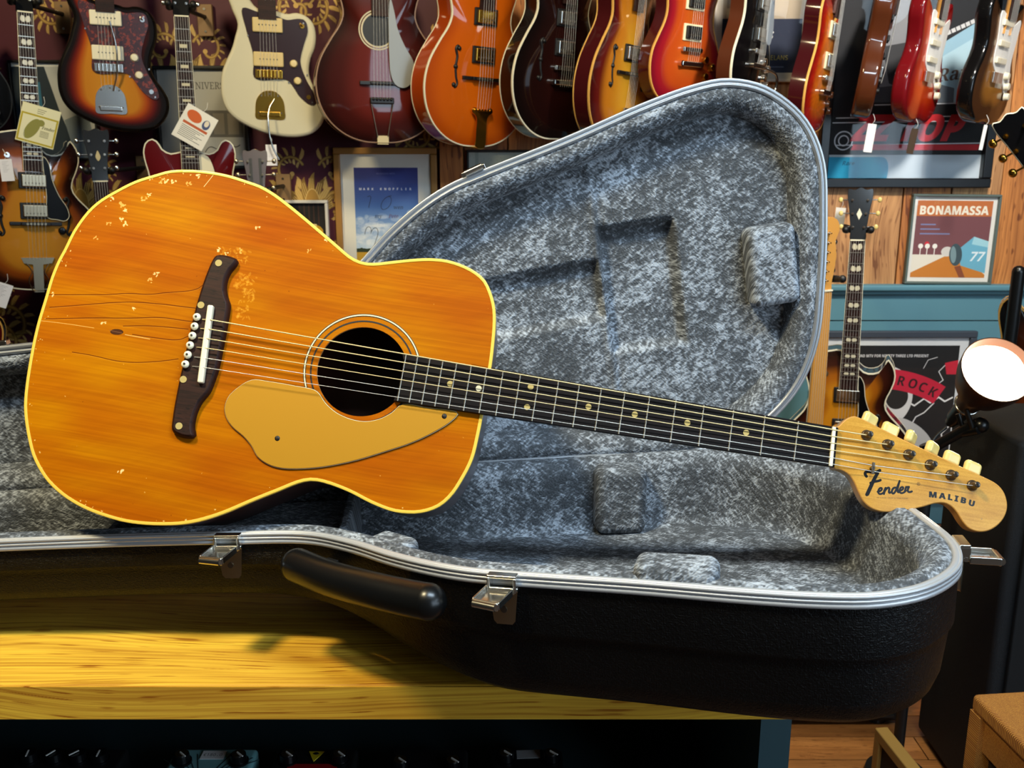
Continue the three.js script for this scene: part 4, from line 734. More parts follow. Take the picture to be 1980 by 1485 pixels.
wallGuitar({ name: 'electric_guitar', label: 'cherry red double-horned semi-hollow guitar behind the acoustic guitar', group: 'guitars on the wall', tail: [385, 575], depth: 3.2, yaw: 0, roll: -0.8, shape: both(SEMI), thick: 0.045, arch: 0.008, side: '#4a0a0e', bind: M.bindWhite, burst: rampT([[0, '#5a0a10'], [1, '#76101a']]), nut: 0.86, boardEnd: 0.37, frets: true, inlay: 'small', inlays: [3, 5, 7, 9, 12, 15, 17, 19], boardBind: M.bindWhite, head: 'gib', tuners: M.chrome, bridge: 0.2, build: (g, z) => { for (const y of [0.35, 0.25]) humbucker(g, y, z, M.chrome, M.black); stopBridge(g, 0.2, z); part('pickguard', plate(loop([[30, 455], [34, 300], [38, 230], [70, 250], [78, 330], [66, 420], [52, 448]], 40), z + 0.004, z + 0.006, 0.0004), M.ivory, g); } });
// round-hole archtop
wallGuitar({ name: 'acoustic_archtop', label: 'dark red round-hole archtop with trapeze tailpiece and clear pickguard', group: 'guitars on the wall', tail: [738, 277], depth: 3.1, yaw: 8, roll: -0.8, shape: both(ARCH), thick: 0.085, arch: 0.016, side: '#2a0f0b', bind: phys('#8a6a52', 0.4), burst: rampT([[0, '#200806'], [0.3, '#3a0f0b'], [0.7, '#5c1a12'], [1, '#6a2016']]), nut: 0.86, boardEnd: 0.375, head: 'gib', bridge: 0.18, bridgeZ: 0.02, stringTail: 0.128, tailZ: 0.03, build: (g, z) => {
  const sh = part('sound_hole', disc(0.047, 0.002, -0.008, 0.336, z + 0.001, 40), M.black, g); part('rosette', [new THREE.RingGeometry(0.047, 0.052, 48).translate(-0.008, 0.336, z + 0.0022), new THREE.RingGeometry(0.055, 0.059, 48).translate(-0.008, 0.336, z + 0.0014)], M.pearlAged, sh);
  part('bridge', [box(0.135, 0.012, 0.01, 0, 0.18, z + 0.005, 0.002), box(0.07, 0.008, 0.008, 0, 0.18, z + 0.013, 0.002)], M.ebony, g);
  part('tailpiece', [box(0.075, 0.02, 0.01, 0, 0.128, 0.026, 0.004), ...Array.from({ length: 6 }, (_, i) => new THREE.SphereGeometry(0.0045, 8, 6).translate((i - 2.5) * 0.011, 0.132, 0.033))], M.ebony, g);
  part('tailpiece_wire', [rod([-0.034, 0.12, 0.026], [-0.014, 0.02, 0.014], 0.0016), rod([0.034, 0.12, 0.026], [0.018, 0.02, 0.014], 0.0016)], M.nickel, g);
  part('tail_hinge', [box(0.036, 0.022, 0.003, 0.003, 0.012, 0.012, 0.001), box(0.034, 0.003, 0.05, 0.003, -0.002, -0.012)], phys('#c9b98c', 0.4), g);
  part('pickguard', plate(loop([[30, 430], [30, 200], [48, 172], [72, 168], [96, 186], [106, 214], [98, 250], [74, 290], [52, 340], [42, 390]], 60), z + 0.009, z + 0.0115, 0.0005), phys('#8a8a86', 0.3, { metalness: 0.2 }), g);
} });
const goldTail = (g, z) => { part('tailpiece', [plate(loop([[-34, 120], [-40, 108], [-22, 92], [-20, 40], [-16, 0], [16, 0], [20, 40], [22, 92], [40, 108], [34, 120], [0, 112]], 60), z + 0.01, z + 0.014, 0.0008), box(0.03, 0.004, 0.05, 0, -0.002, -0.004)], M.gold, g); part('string_posts', Array.from({ length: 6 }, (_, i) => disc(0.0035, 0.008, (i - 2.5) * 0.0115, 0.113, z + 0.017, 10)), M.gold, g); };
wallGuitar({ name: 'hollow_body_guitar', label: 'bright orange archtop with engraved gold tailpiece', group: 'guitars on the wall', tail: [918, 284], depth: 3.1, yaw: 36, roll: -2, pitch: 4, shape: both(ARCH), thick: 0.075, arch: 0.016, side: '#a03c08', bind: M.bindWhite, burst: rampT([[0, '#a84406'], [0.3, '#c05608'], [1, '#c65c08']]), nut: 0.86, boardEnd: 0.4, head: 'gib', bridge: 0.205, bridgeZ: 0.024, stringTail: 0.115, tailZ: 0.034, build: (g, z) => { archtopBits(g, z, { pickups: [0.385, 0.275], cover: M.gold, ring: M.black, bridgeY: 0.205 }); goldTail(g, z); } });
wallGuitar({ name: 'hollow_body_guitar', label: 'nearly black walnut archtop with cream binding beside the orange archtop', group: 'guitars on the wall', tail: [1073, 270], depth: 3.1, yaw: 46, roll: -1, pitch: 4, shape: both(ARCH), thick: 0.058, arch: 0.014, side: '#0b0605', bind: M.bindWhite, burst: rampT([[0, '#0c0504'], [0.4, '#1c0806'], [1, '#240a07']]), nut: 0.86, boardEnd: 0.4, head: 'gib', bridge: 0.2, bridgeZ: 0.02, stringTail: 0.16, build: (g, z) => { for (const s of [-1, 1]) fhole(g, s, 0.235, z * 0.8 - 0.001); for (const y of [0.36, 0.275]) humbucker(g, y, z, M.chrome, M.black); stopBridge(g, 0.215, z); for (const [x, y] of [[0.09, 0.15], [0.12, 0.13], [0.1, 0.1], [0.075, 0.085]]) knob(g, x, y, z * 0.6, M.chrome, 0.009); } });
wallGuitar({ name: 'hollow_body_guitar', label: 'yellow sunburst archtop with trapeze tailpiece right of the black archtop', group: 'guitars on the wall', tail: [1192, 283], depth: 3.1, yaw: 60, roll: -2, pitch: 5, shape: both(ARCH), thick: 0.058, arch: 0.014, side: '#3a0c0e', bind: M.bindGold, burst: rampT([[0, '#380a0c'], [0.2, '#5c1410'], [0.42, '#b8701a'], [1, '#cc9426']]), nut: 0.86, boardEnd: 0.4, head: 'gib', bridge: 0.22, bridgeZ: 0.022, stringTail: 0.11, tailZ: 0.03, build: (g, z) => { archtopBits(g, z, { pickups: [0.28], cover: M.chrome, ring: M.black, bridgeY: 0.22 }); part('tailpiece', [box(0.07, 0.012, 0.006, 0, 0.112, 0.03, 0.002), rod([-0.03, 0.11, 0.03], [-0.012, 0, 0.004], 0.002), rod([0.03, 0.11, 0.03], [0.012, 0, 0.004], 0.002)], M.nickel, g); } });
const singleBits = (g, z, ring, cover, km) => { for (const y of [0.305, 0.215]) humbucker(g, y, z, cover, ring); stopBridge(g, 0.165, z); for (const [x, y] of [[0.075, 0.14], [0.11, 0.12], [0.08, 0.09], [0.115, 0.07]]) knob(g, x, y, z * 0.6, km, 0.012); };
wallGuitar({ name: 'electric_guitar', label: 'cherry sunburst single-cut guitar with cream pickup rings', group: 'guitars on the wall', tail: [1318, 203], depth: 3.1, yaw: 50, roll: -1, pitch: 4, shape: both(SINGLE, SINGLEL), thick: 0.05, arch: 0.013, side: '#3e0a0c', bind: M.bindGold, oneBind: true, burst: rampT([[0, '#6a0a1e'], [0.18, '#8c1220'], [0.42, '#b04414'], [1, '#b8581a']]), nut: 0.79, boardEnd: 0.34, head: 'gib', bridge: 0.165, build: (g, z) => singleBits(g, z, M.cream, M.black, M.gold) });
wallGuitar({ name: 'electric_guitar', label: 'black single-cut guitar with white binding and chrome knobs', group: 'guitars on the wall', tail: [1443, 206], depth: 3.1, yaw: 70, roll: -1, pitch: 4, shape: both(SINGLE, SINGLEL), thick: 0.05, arch: 0.013, side: '#4a2312', bind: M.bindWhite, oneBind: true, burst: flat('#060607'), nut: 0.79, boardEnd: 0.34, head: 'gib', bridge: 0.165, build: (g, z) => { singleBits(g, z, M.black, M.chrome, M.chrome); part('pickguard', plate(loop([[36, 330], [40, 200], [70, 190], [86, 230], [66, 300]], 40), z + 0.01, z + 0.0125, 0.0004), phys('#a9b4bd', 0.12, { clearcoat: 1 }), g); part('tremolo_arm', tube([[0.02, 0.12, z + 0.02], [0.06, 0.1, z + 0.05], [0.07, 0.06, z + 0.05], [0.03, 0.02, z + 0.03]], 0.004, 24, 8), M.chrome, g); } });
wallGuitar({ name: 'electric_guitar', label: 'flame-topped cherry sunburst single-cut guitar seen nearly edge-on', group: 'guitars on the wall', tail: [1570, 256], depth: 3.1, yaw: 77, roll: -1, pitch: 5, shape: both(SINGLE, SINGLEL), thick: 0.052, arch: 0.014, side: '#360a0e', bind: M.bindGold, oneBind: true, burst: (t, x, y) => { const c = ramp([[0, '#7c0a10'], [0.2, '#a81c0c'], [0.45, '#cc6412'], [1, '#d47c1c']])(t), k = 0.86 + 0.14 * Math.sin(y * 420 + Math.sin(x * 90) * 2); return c.map((v) => v * k); }, nut: 0.79, boardEnd: 0.34, head: 'gib', bridge: 0.165, build: (g, z) => singleBits(g, z, M.cream, M.chrome, phys('#4a2a14', 0.2, { clearcoat: 1 })) });
const solidBits = (g, guard, pm) => { part('pickguard', plate(loop([[-60, 330], [-50, 250], [-44, 180], [0, 150], [60, 130], [110, 90], [120, 130], [100, 190], [108, 260], [110, 320], [60, 300], [20, 310]], 60), 0.0005, 0.003, 0.0005), guard, g); for (const y of [0.3, 0.24, 0.19]) part('pickup', box(0.08, 0.018, 0.008, 0, y, 0.007, 0.003), pm, g); part('bridge', [box(0.08, 0.032, 0.008, 0, 0.14, 0.006, 0.002)], M.chrome, g); for (const [x, y] of [[0.07, 0.15], [0.09, 0.12], [0.105, 0.09]]) knob(g, x, y, 0.003, pm); };
wallGuitar({ name: 'electric_guitar', label: 'brown solid-body guitar seen side-on with a white price tag', group: 'guitars on the wall', tail: [1680, 230], depth: 3.1, yaw: 92, pitch: 7, shape: both(SOLID), thick: 0.058, round: 1, side: '#4c2410', burst: rampT([[0, '#3a1a0a'], [1, '#8a4a1c']]), nut: 0.8, boardEnd: 0.31, head: 'gib', bridge: 0.15, build: (g) => solidBits(g, M.black, M.black) });
wallGuitar({ name: 'electric_guitar', label: 'glossy red sunburst solid-body guitar with white pickguard and a dark tag', group: 'guitars on the wall', tail: [1775, 238], depth: 3.1, yaw: 72, pitch: 5, roll: -2, shape: both(SOLID), thick: 0.048, round: 1, side: '#6a0c12', burst: rampT([[0, '#7a0c12'], [0.2, '#a4140c'], [0.6, '#cc3c0c'], [1, '#d0480e']]), nut: 0.8, boardEnd: 0.31, head: 'inline', headMat: M.maple, neckMat: M.maple, bridge: 0.15, build: (g) => solidBits(g, M.white, M.ivory) });
wallGuitar({ name: 'electric_guitar', label: 'black-edged sunburst solid-body guitar with white pickguard beside the big framed poster', group: 'guitars on the wall', tail: [1905, 240], depth: 3.1, yaw: 70, pitch: 5, roll: -2, shape: both(SOLID), thick: 0.048, round: 1, side: '#0b0a0a', burst: rampT([[0, '#0a0808'], [0.28, '#140c08'], [0.6, '#8a5a1e'], [1, '#a8742a']]), nut: 0.8, boardEnd: 0.31, head: 'inline', headMat: M.maple, neckMat: M.maple, bridge: 0.15, build: (g) => solidBits(g, M.white, M.ivory) });
wallGuitar({ name: 'electric_guitar', label: 'glossy black guitar cut off by the left edge of the picture', group: 'guitars on the wall', tail: [-80, 262], depth: 3.1, yaw: 0, shape: both(SINGLE, SINGLEL), thick: 0.05, arch: 0.013, side: '#08080a', bind: M.black, burst: flat('#070709'), nut: 0.79, boardEnd: 0.34, head: 'gib', bridge: 0.165, build: (g, z) => singleBits(g, z, M.black, M.black, M.black) });
wallGuitar({ name: 'electric_guitar', label: 'dark red guitar horn with cream binding just above the case at the left edge', group: 'guitars on the wall', tail: [-52, 918], depth: 3.1, yaw: -14, shape: both(SEMI), thick: 0.045, arch: 0.008, side: '#15120e', bind: M.bindGold, burst: rampT([[0, '#4a080a'], [1, '#5c0c0e']]), nut: 0.86, boardEnd: 0.37, head: 'gib', bridge: 0.2, noHanger: true, build: (g, z) => { for (const y of [0.35, 0.25]) humbucker(g, y, z, M.chrome, M.black); stopBridge(g, 0.2, z); } });
wallGuitar({ name: 'acoustic_archtop', label: 'guitar with a black three-a-side headstock rising behind the acoustic guitar', group: 'guitars on the wall', tail: [246, 872], depth: 3.2, yaw: 0, shape: both(ARCH), thick: 0.085, arch: 0.014, side: '#1c0d08', bind: M.bindWhite, burst: rampT([[0, '#120806'], [1, '#6a3a14']]), nut: 0.86, boardEnd: 0.4, head: 'gib', tuners: M.chrome, bridge: 0.2, build: (g, z) => { part('headstock_inlay', plate(loop([[0, 60], [7, 72], [4, 84], [0, 92], [-4, 84], [-7, 72]], 20), 0, 0.001, 0.0002).rotateX(-0.26).translate(0, 0.863, 0.022), M.pearlAged, g); } });
wallGuitar({ name: 'classical_guitar', label: 'guitar with a brown slotted headstock rising behind the acoustic guitar', group: 'guitars on the wall', tail: [530, 905], depth: 3.22, yaw: 0, shape: both(ARCH), thick: 0.09, arch: 0.004, side: '#2a150c', bind: M.black, burst: flat('#8a5a2a'), nut: 0.86, boardEnd: 0.4, head: 'gib', headMat: phys('#3a2422', 0.35, { clearcoat: 0.5 }), tuners: M.nickel, bridge: 0.2, build: (g) => part('headstock_slot', [-1, 1].map((s) => box(0.008, 0.1, 0.004, s * 0.014, 0.08, 0.0).rotateX(-0.26).translate(0, 0.863, 0.015)), M.black, g) });
wallGuitar({ name: 'hollow_body_guitar', label: 'sunburst hollow body guitar with black pickguard hanging on the right below the planks', group: 'guitars on the wall', tail: [1627, 966], depth: 3.2, yaw: 0, roll: 1.2, shape: both(ARCHCUT, ARCHLEFT), thick: 0.085, arch: 0.016, side: '#241009', bind: M.bindWhite, burst: rampT([[0, '#1a0a06'], [0.2, '#34130a'], [0.4, '#9a560f'], [0.6, '#bb7a18'], [1, '#c07f1c']]), nut: 0.84, boardEnd: 0.375, frets: true, inlay: 'split', boardBind: M.bindWhite, head: 'gib', tuners: M.chrome, buttonMat: M.agedIvory, bridge: 0.215, bridgeZ: 0.022, stringTail: 0.1, tailZ: 0.03, build: (g, z) => {
  archtopBits(g, z, { pickups: [0.355, 0.252], cover: M.chrome, ring: M.black, bridgeY: 0.212, guard: CUTGUARD });
  part('pickguard_edge', tube(CUTGUARD.map(([x, y]) => [x / 1000, y / 1000, z + 0.0085]), 0.0012, 60, 5, true), M.bindWhite, g);
  part('toggle_switch', [disc(0.008, 0.003, -0.07, 0.42, z * 0.6 + 0.002), rod([-0.07, 0.42, z * 0.6], [-0.074, 0.425, z + 0.012], 0.0025)], M.chrome, g);
  part('headstock_inlay', plate([[0, 0.06], [0.008, 0.078], [0, 0.096], [-0.008, 0.078]], 0, 0.001, 0.0002).rotateX(-0.26).translate(0, 0.843, 0.0235), M.pearl, g);
} });
wallGuitar({ name: 'electric_guitar', label: 'maple-necked electric guitar half hidden behind the case lid', group: 'guitars on the wall', tail: [1551, 1066], depth: 2.92, yaw: 40, shape: both(SOLID), thick: 0.045, round: 1, side: '#b08038', burst: flat('#b98a44'), nut: 0.78, boardEnd: 0.31, head: 'inline', headMat: M.maple, neckMat: M.bindWhite, boardMat: M.maple, tuners: M.chrome, bridge: 0.15, build: (g) => solidBits(g, M.black, M.ivory) });
wallGuitar({ name: 'electric_guitar', label: 'dark sunburst semi-hollow guitar on a black stand at the right edge', group: 'guitars on stands', tail: [2016, 940], depth: 2.6, yaw: 4, roll: 2, shape: both(SEMI), thick: 0.045, arch: 0.008, side: '#0e0a08', bind: M.bindGold, burst: rampT([[0, '#0c0806'], [0.2, '#140a06'], [0.45, '#4a1c08'], [1, '#7a3410']]), nut: 0.86, boardEnd: 0.37, head: 'gib', bridge: 0.2, noHanger: true, build: (g, z) => { for (const y of [0.35, 0.25]) humbucker(g, y, z, M.chrome, M.black); stopBridge(g, 0.2, z); } });
// wall hangers: backplate on the wall, arm and padded yoke under each headstock
scene.updateMatrixWorld(true);
const hangerNames = ['sunburst offset', 'white offset', 'left sunburst hollow body', 'cherry semi-hollow', 'round-hole archtop', 'orange archtop', 'walnut archtop', 'yellow sunburst archtop', 'cherry sunburst single-cut', 'black single-cut', 'flame-topped', 'brown solid-body', 'red solid-body', 'black-edged solid-body', 'left-edge black', '', 'black-headstock', 'slotted-headstock', 'right sunburst hollow body', 'maple-necked'];
guitarSpots.forEach(({ g, N, fz, skip }, i) => {
  if (skip) return;
  const w = (x, y, z) => g.localToWorld(V([x, y, z])), n = w(0, N + 0.03, fz - 0.035), L = w(-0.034, N + 0.03, fz - 0.03), R = w(0.034, N + 0.03, fz - 0.03), Lf = w(-0.036, N + 0.035, fz + 0.02), Rf = w(0.036, N + 0.035, fz + 0.02);
  const b = [n.x, n.y, RZ0 + 0.02], h = thing('guitar_hanger', `black yoke hanger holding the ${hangerNames[i]} guitar`, 'hanger', b, 'wall hangers');
  const rel = (v) => [v.x - b[0], v.y - b[1], v.z - b[2]];
  part('backplate', box(0.05, 0.1, 0.016, 0, -0.01, -0.008, 0.003), std('#8a6a44', 0.6), h); part('plate_screws', [disc(0.004, 0.003, 0, 0.025, 0.001, 10), disc(0.004, 0.003, 0, -0.045, 0.001, 10)], M.chrome, h);
  part('arm', rod([0, 0, 0], rel(n), 0.007), M.black, h);
  part('yoke', [rod(rel(L), rel(R), 0.009), rod(rel(L), rel(Lf), 0.011, 0.009), rod(rel(R), rel(Rf), 0.011, 0.009), new THREE.SphereGeometry(0.011, 10, 8).translate(...rel(Lf)), new THREE.SphereGeometry(0.011, 10, 8).translate(...rel(Rf))], M.black, h);
});
// ---------------------------------------------------------------- framed pictures
function picture(label, x0, x1, y0, y1, o) {
  const w = x1 - x0, h = y1 - y0, g = thing('framed_picture', label, 'picture', [(x0 + x1) / 2, y0, RZ0 + 0.002], 'framed pictures');
  const f = o.frame, d = o.depth ?? 0.022, tilt = o.tilt ?? 0; g.rotation.z = tilt;
  const bar = (bw, bh, x, y) => box(bw, bh, d, x, y, d / 2, Math.min(0.004, f * 0.3));
  const fr = part('frame', [bar(w, f, 0, f / 2), bar(w, f, 0, h - f / 2), bar(f, h - 2 * f, -w / 2 + f / 2, h / 2), bar(f, h - 2 * f, w / 2 - f / 2, h / 2)], o.mat, g);
  part('backing', box(w - f, h - f, 0.004, 0, h / 2, 0.003), M.black, g);
  const m = o.mount ?? 0;
  if (m) part('mount', box(w - 2 * f, h - 2 * f, 0.003, 0, h / 2, 0.0062), o.mountMat ?? M.paper, g);
  const pw = w - 2 * f - 2 * m, ph = h - 2 * f - 2 * m;
  part('print', new THREE.PlaneGeometry(pw, ph).translate(0, h / 2, 0.0082), std('#ffffff', 0.7, { map: canvasTex(o.res, Math.round(o.res * ph / pw), o.draw) }), g, o.print);
  if (o.glass !== false) part('glass', box(w - 2 * f, h - 2 * f, 0.002, 0, h / 2, 0.012), M.glassPane, g);
  return g;
}
const poly = (c, pts, fill) => { c.fillStyle = fill; c.beginPath(); pts.forEach(([x, y], i) => (i ? c.lineTo(x, y) : c.moveTo(x, y))); c.closePath(); c.fill(); };
const noiseOver = (c, W, H, n, col, s0 = 3) => { let s = s0; const r = () => { s = (s * 16807) % 2147483647; return s / 2147483647; }; c.fillStyle = col; for (let i = 0; i < n; i++) c.fillRect(r() * W, r() * H, 1 + r() * 3, 1 + r() * 3); };
picture('large black-framed poster with red letters over a black car', 1.042, 1.632, 1.238, 2.08, { frame: 0.032, mat: phys('#0c0c0e', 0.3), depth: 0.035, res: 700, print: 'grey poster with red block letters and a car', draw: (c, W, H) => {
  c.fillStyle = '#1b1d22'; c.fillRect(0, 0, W, H);
  poly(c, [[W * 0.28, 0], [W * 0.6, 0], [W * 0.55, H * 0.62], [W * 0.3, H * 0.62]], '#8e9094');
  poly(c, [[W * 0.62, H * 0.46], [W, H * 0.3], [W, H * 0.72], [W * 0.62, H * 0.78]], '#9cc4d8');
  poly(c, [[W * 0.66, H * 0.5], [W * 0.96, H * 0.38], [W * 0.96, H * 0.66], [W * 0.68, H * 0.72]], '#b8dae8');
  poly(c, [[W * 0.3, H * 0.45], [W * 0.56, H * 0.42], [W * 0.5, H * 0.64], [W * 0.36, H * 0.6]], '#3a3c40');
  c.save(); c.translate(W * 0.52, H * 0.45); c.rotate(-0.42); c.fillStyle = '#d8d8d8'; c.fillRect(0, -9, W * 0.5, 18); c.fillStyle = '#333'; for (let i = 0; i < 16; i++) c.fillRect(i * 22, -9, 4, 18); c.restore();
  poly(c, [[W * 0.26, H * 0.62], [W * 0.52, H * 0.6], [W * 0.36, H * 0.76], [W * 0.12, H * 0.78]], '#4a4d54');
  poly(c, [[W * 0.66, H * 0.6], [W * 0.78, H * 0.62], [W * 0.8, H * 0.95], [W * 0.68, H * 0.95]], '#6c7680');
  c.save(); c.translate(W * 0.66, H * 0.595); c.rotate(-0.12); c.fillStyle = '#6a5248'; c.font = 'italic bold 76px serif'; c.fillText('Rare', 0, 0); c.restore();
  poly(c, [[0, H * 0.76], [W * 0.12, H * 0.74], [W * 0.26, H * 0.68], [W, H * 0.68], [W, H * 0.9], [0, H * 0.9]], '#16181c');
  c.strokeStyle = '#e6e9ee'; c.lineWidth = 5; for (const [y, x] of [[0.69, 0.28], [0.745, 0.04], [0.765, 0.02], [0.86, 0.05]]) { c.beginPath(); c.moveTo(W * x, H * y); c.lineTo(W, H * (y - 0.01)); c.stroke(); }
  c.lineWidth = 6; c.beginPath(); c.arc(W * 0.1, H * 0.84, 40, 0, 7); c.stroke(); c.beginPath(); c.arc(W * 0.1, H * 0.84, 22, 0, 7); c.stroke();
  c.fillStyle = '#c8d4dc'; c.fillRect(0, H * 0.9, W, H * 0.1); noiseOver(c, W, H * 0.1, 0, '#fff');
  c.save(); c.transform(1, 0, -0.35, 1, W * 0.3, H * 0.842); c.fillStyle = '#d3242e'; c.font = 'bold 150px sans-serif'; c.lineWidth = 10; c.strokeStyle = '#d3242e'; c.fillText('ZZ TOP', -110, -4, W * 0.86); c.strokeText('ZZ TOP', -110, -4, W * 0.86); c.fillRect(-90, 14, W * 0.82, 26); c.restore();
  c.fillStyle = '#1fa0c8'; c.beginPath(); c.moveTo(0, H * 0.91); c.lineTo(W * 0.36, H * 0.91); c.quadraticCurveTo(W * 0.42, H * 0.92, W * 0.4, H); c.lineTo(0, H); c.fill(); c.fillStyle = '#0e5878'; c.font = 'italic bold 26px sans-serif'; c.fillText('Rare', W * 0.1, H * 0.945);
} });
picture('white-framed poster headed with cream deco lettering, standing on the dado rail', 1.375, 1.68, 0.906, 1.2157, { frame: 0.008, mat: std('#5c6a64', 0.5), mount: 0.014, res: 512, tilt: -0.01, print: 'orange and maroon poster with a blue car', draw: (c, W, H) => {
  c.fillStyle = '#c4703a'; c.fillRect(0, 0, W, H * 0.2); c.fillStyle = '#7a4a4e'; c.fillRect(0, H * 0.2, W, H * 0.5); c.fillStyle = '#e9e2d2'; c.fillRect(0, H * 0.7, W, H * 0.3);
  poly(c, [[0, H * 0.94], [W * 0.44, H * 0.72], [W * 0.7, H * 0.72], [W, H * 0.96], [W, H], [0, H]], '#cc7f2e');
  c.fillStyle = '#f2ead6'; c.font = 'bold 78px sans-serif'; c.fillText('BONAMASSA', W * 0.03, H * 0.18, W * 0.92); c.strokeStyle = '#f2ead6'; c.lineWidth = 3; c.strokeText('BONAMASSA', W * 0.03, H * 0.18, W * 0.92);
  c.fillStyle = '#c98a58'; c.font = '24px sans-serif'; c.fillText('JOE', W * 0.22, H * 0.045);
  c.fillStyle = '#7d86b0'; for (const [y, w] of [[0.3, 0.2], [0.36, 0.26], [0.42, 0.4]]) c.fillRect(W * 0.07, H * y, W * w, 9);
  c.fillStyle = '#d8303e'; c.beginPath(); c.arc(W * 0.18, H * 0.56, 16, 0, 7); c.fill();
  c.fillStyle = '#f4f0e6'; for (const x of [0.1, 0.19, 0.29]) { c.fillRect(W * x - 3, H * 0.59, 6, H * 0.12); c.beginPath(); c.arc(W * x, H * 0.59, 17, 0, 7); c.fill(); }
  poly(c, [[W * 0.62, H * 0.62], [W * 0.8, H * 0.46], [W, H * 0.52], [W, H * 0.94], [W * 0.66, H * 0.84]], '#6fb4cc'); poly(c, [[W * 0.8, H * 0.46], [W, H * 0.52], [W, H * 0.6], [W * 0.78, H * 0.56]], '#a6d6e0');
  c.fillStyle = '#e8f4f6'; c.font = 'italic bold 90px sans-serif'; c.fillText('77', W * 0.76, H * 0.78);
  c.fillStyle = '#d9d4cc'; c.beginPath(); c.ellipse(W * 0.46, H * 0.66, 40, 34, 0, 0, 7); c.fill(); c.fillStyle = '#3d5158'; c.beginPath(); c.ellipse(W * 0.58, H * 0.7, 44, 76, -0.12, 0, 7); c.fill(); c.fillStyle = '#7c979c'; c.beginPath(); c.ellipse(W * 0.55, H * 0.7, 20, 58, -0.12, 0, 7); c.fill();
  poly(c, [[W * 0.58, H * 0.86], [W * 0.66, H * 0.84], [W * 0.74, H], [W * 0.66, H]], '#8a4a2c');
} });
picture('dark framed rock concert poster with a skull and red banner below the dado', 1.075, 1.655, 0.1, 0.738, { frame: 0.024, mat: std('#3c4450', 0.45), mount: 0.03, mountMat: std('#d8dde0', 0.7), res: 640, print: 'black poster with skull, red banner and white lightning', draw: (c, W, H) => {
  c.fillStyle = '#121214'; c.fillRect(0, 0, W, H);
  c.fillStyle = '#e8e8e8'; c.font = 'bold 19px sans-serif'; c.fillText('PROMOTIONS AND MTV FOR NINETY THREE LTD PRESENT', W * 0.05, H * 0.08, W * 0.72);
  c.strokeStyle = '#f2f2f2'; c.lineJoin = 'round'; const bolt = (p, w) => { c.lineWidth = w; c.beginPath(); p.forEach(([x, y], i) => (i ? c.lineTo(W * x, H * y) : c.moveTo(W * x, H * y))); c.stroke(); };
  bolt([[0.99, 0.36], [0.93, 0.39], [0.88, 0.36], [0.82, 0.4], [0.77, 0.37], [0.7, 0.42], [0.66, 0.4]], 8); bolt([[0.85, 0.4], [0.78, 0.47], [0.72, 0.5], [0.69, 0.56]], 6); bolt([[0.92, 0.12], [0.86, 0.18], [0.9, 0.24], [0.82, 0.3]], 4); bolt([[0.84, 0.08], [0.77, 0.1], [0.74, 0.16]], 3); bolt([[1, 0.55], [0.93, 0.62], [0.95, 0.68]], 7);
  poly(c, [[W * 0.9, H * 0.12], [W, H * 0.1], [W, H * 0.2], [W * 0.92, H * 0.2]], '#c81f38');
  c.fillStyle = '#dcdcdc'; c.beginPath(); c.ellipse(W * 0.46, H * 0.36, W * 0.22, H * 0.22, 0, 0, 7); c.fill(); c.fillRect(W * 0.33, H * 0.45, W * 0.24, H * 0.17);
  c.fillStyle = '#161616'; c.beginPath(); c.ellipse(W * 0.37, H * 0.37, W * 0.07, H * 0.07, 0, 0, 7); c.ellipse(W * 0.56, H * 0.36, W * 0.085, H * 0.085, 0, 0, 7); c.fill(); poly(c, [[W * 0.45, H * 0.42], [W * 0.41, H * 0.5], [W * 0.5, H * 0.5]], '#161616'); for (let i = 0; i < 6; i++) c.fillRect(W * (0.35 + i * 0.036), H * 0.55, 8, H * 0.06);
  c.fillStyle = '#c9c9c6'; c.beginPath(); c.moveTo(W * 0.3, H); c.lineTo(W * 0.32, H * 0.66); c.quadraticCurveTo(W * 0.5, H * 0.46, W * 0.66, H * 0.52); c.quadraticCurveTo(W * 0.86, H * 0.6, W * 0.9, H * 0.76); c.lineTo(W * 0.8, H); c.fill();
  c.fillStyle = '#b01f3a'; c.font = 'bold 126px serif'; c.fillText('ROCK', W * 0.28, H * 0.8, W * 0.46); c.fillText('CITY', W * 0.34, H * 0.99, W * 0.42);
  c.save(); c.translate(W * 0.42, H * 1.02); c.fillStyle = '#c9183a'; c.beginPath(); c.arc(0, 0, H * 0.86, -2.35, -1.02); c.arc(0, 0, H * 0.72, -1.02, -2.35, true); c.fill(); c.fillStyle = '#2a0a12'; c.font = 'bold 66px sans-serif'; 'KINGS OF ROCK'.split('').forEach((ch, i) => { c.save(); c.rotate(-0.72 + i * 0.1); c.fillText(ch, -20, -H * 0.755); c.restore(); }); c.restore();
} });
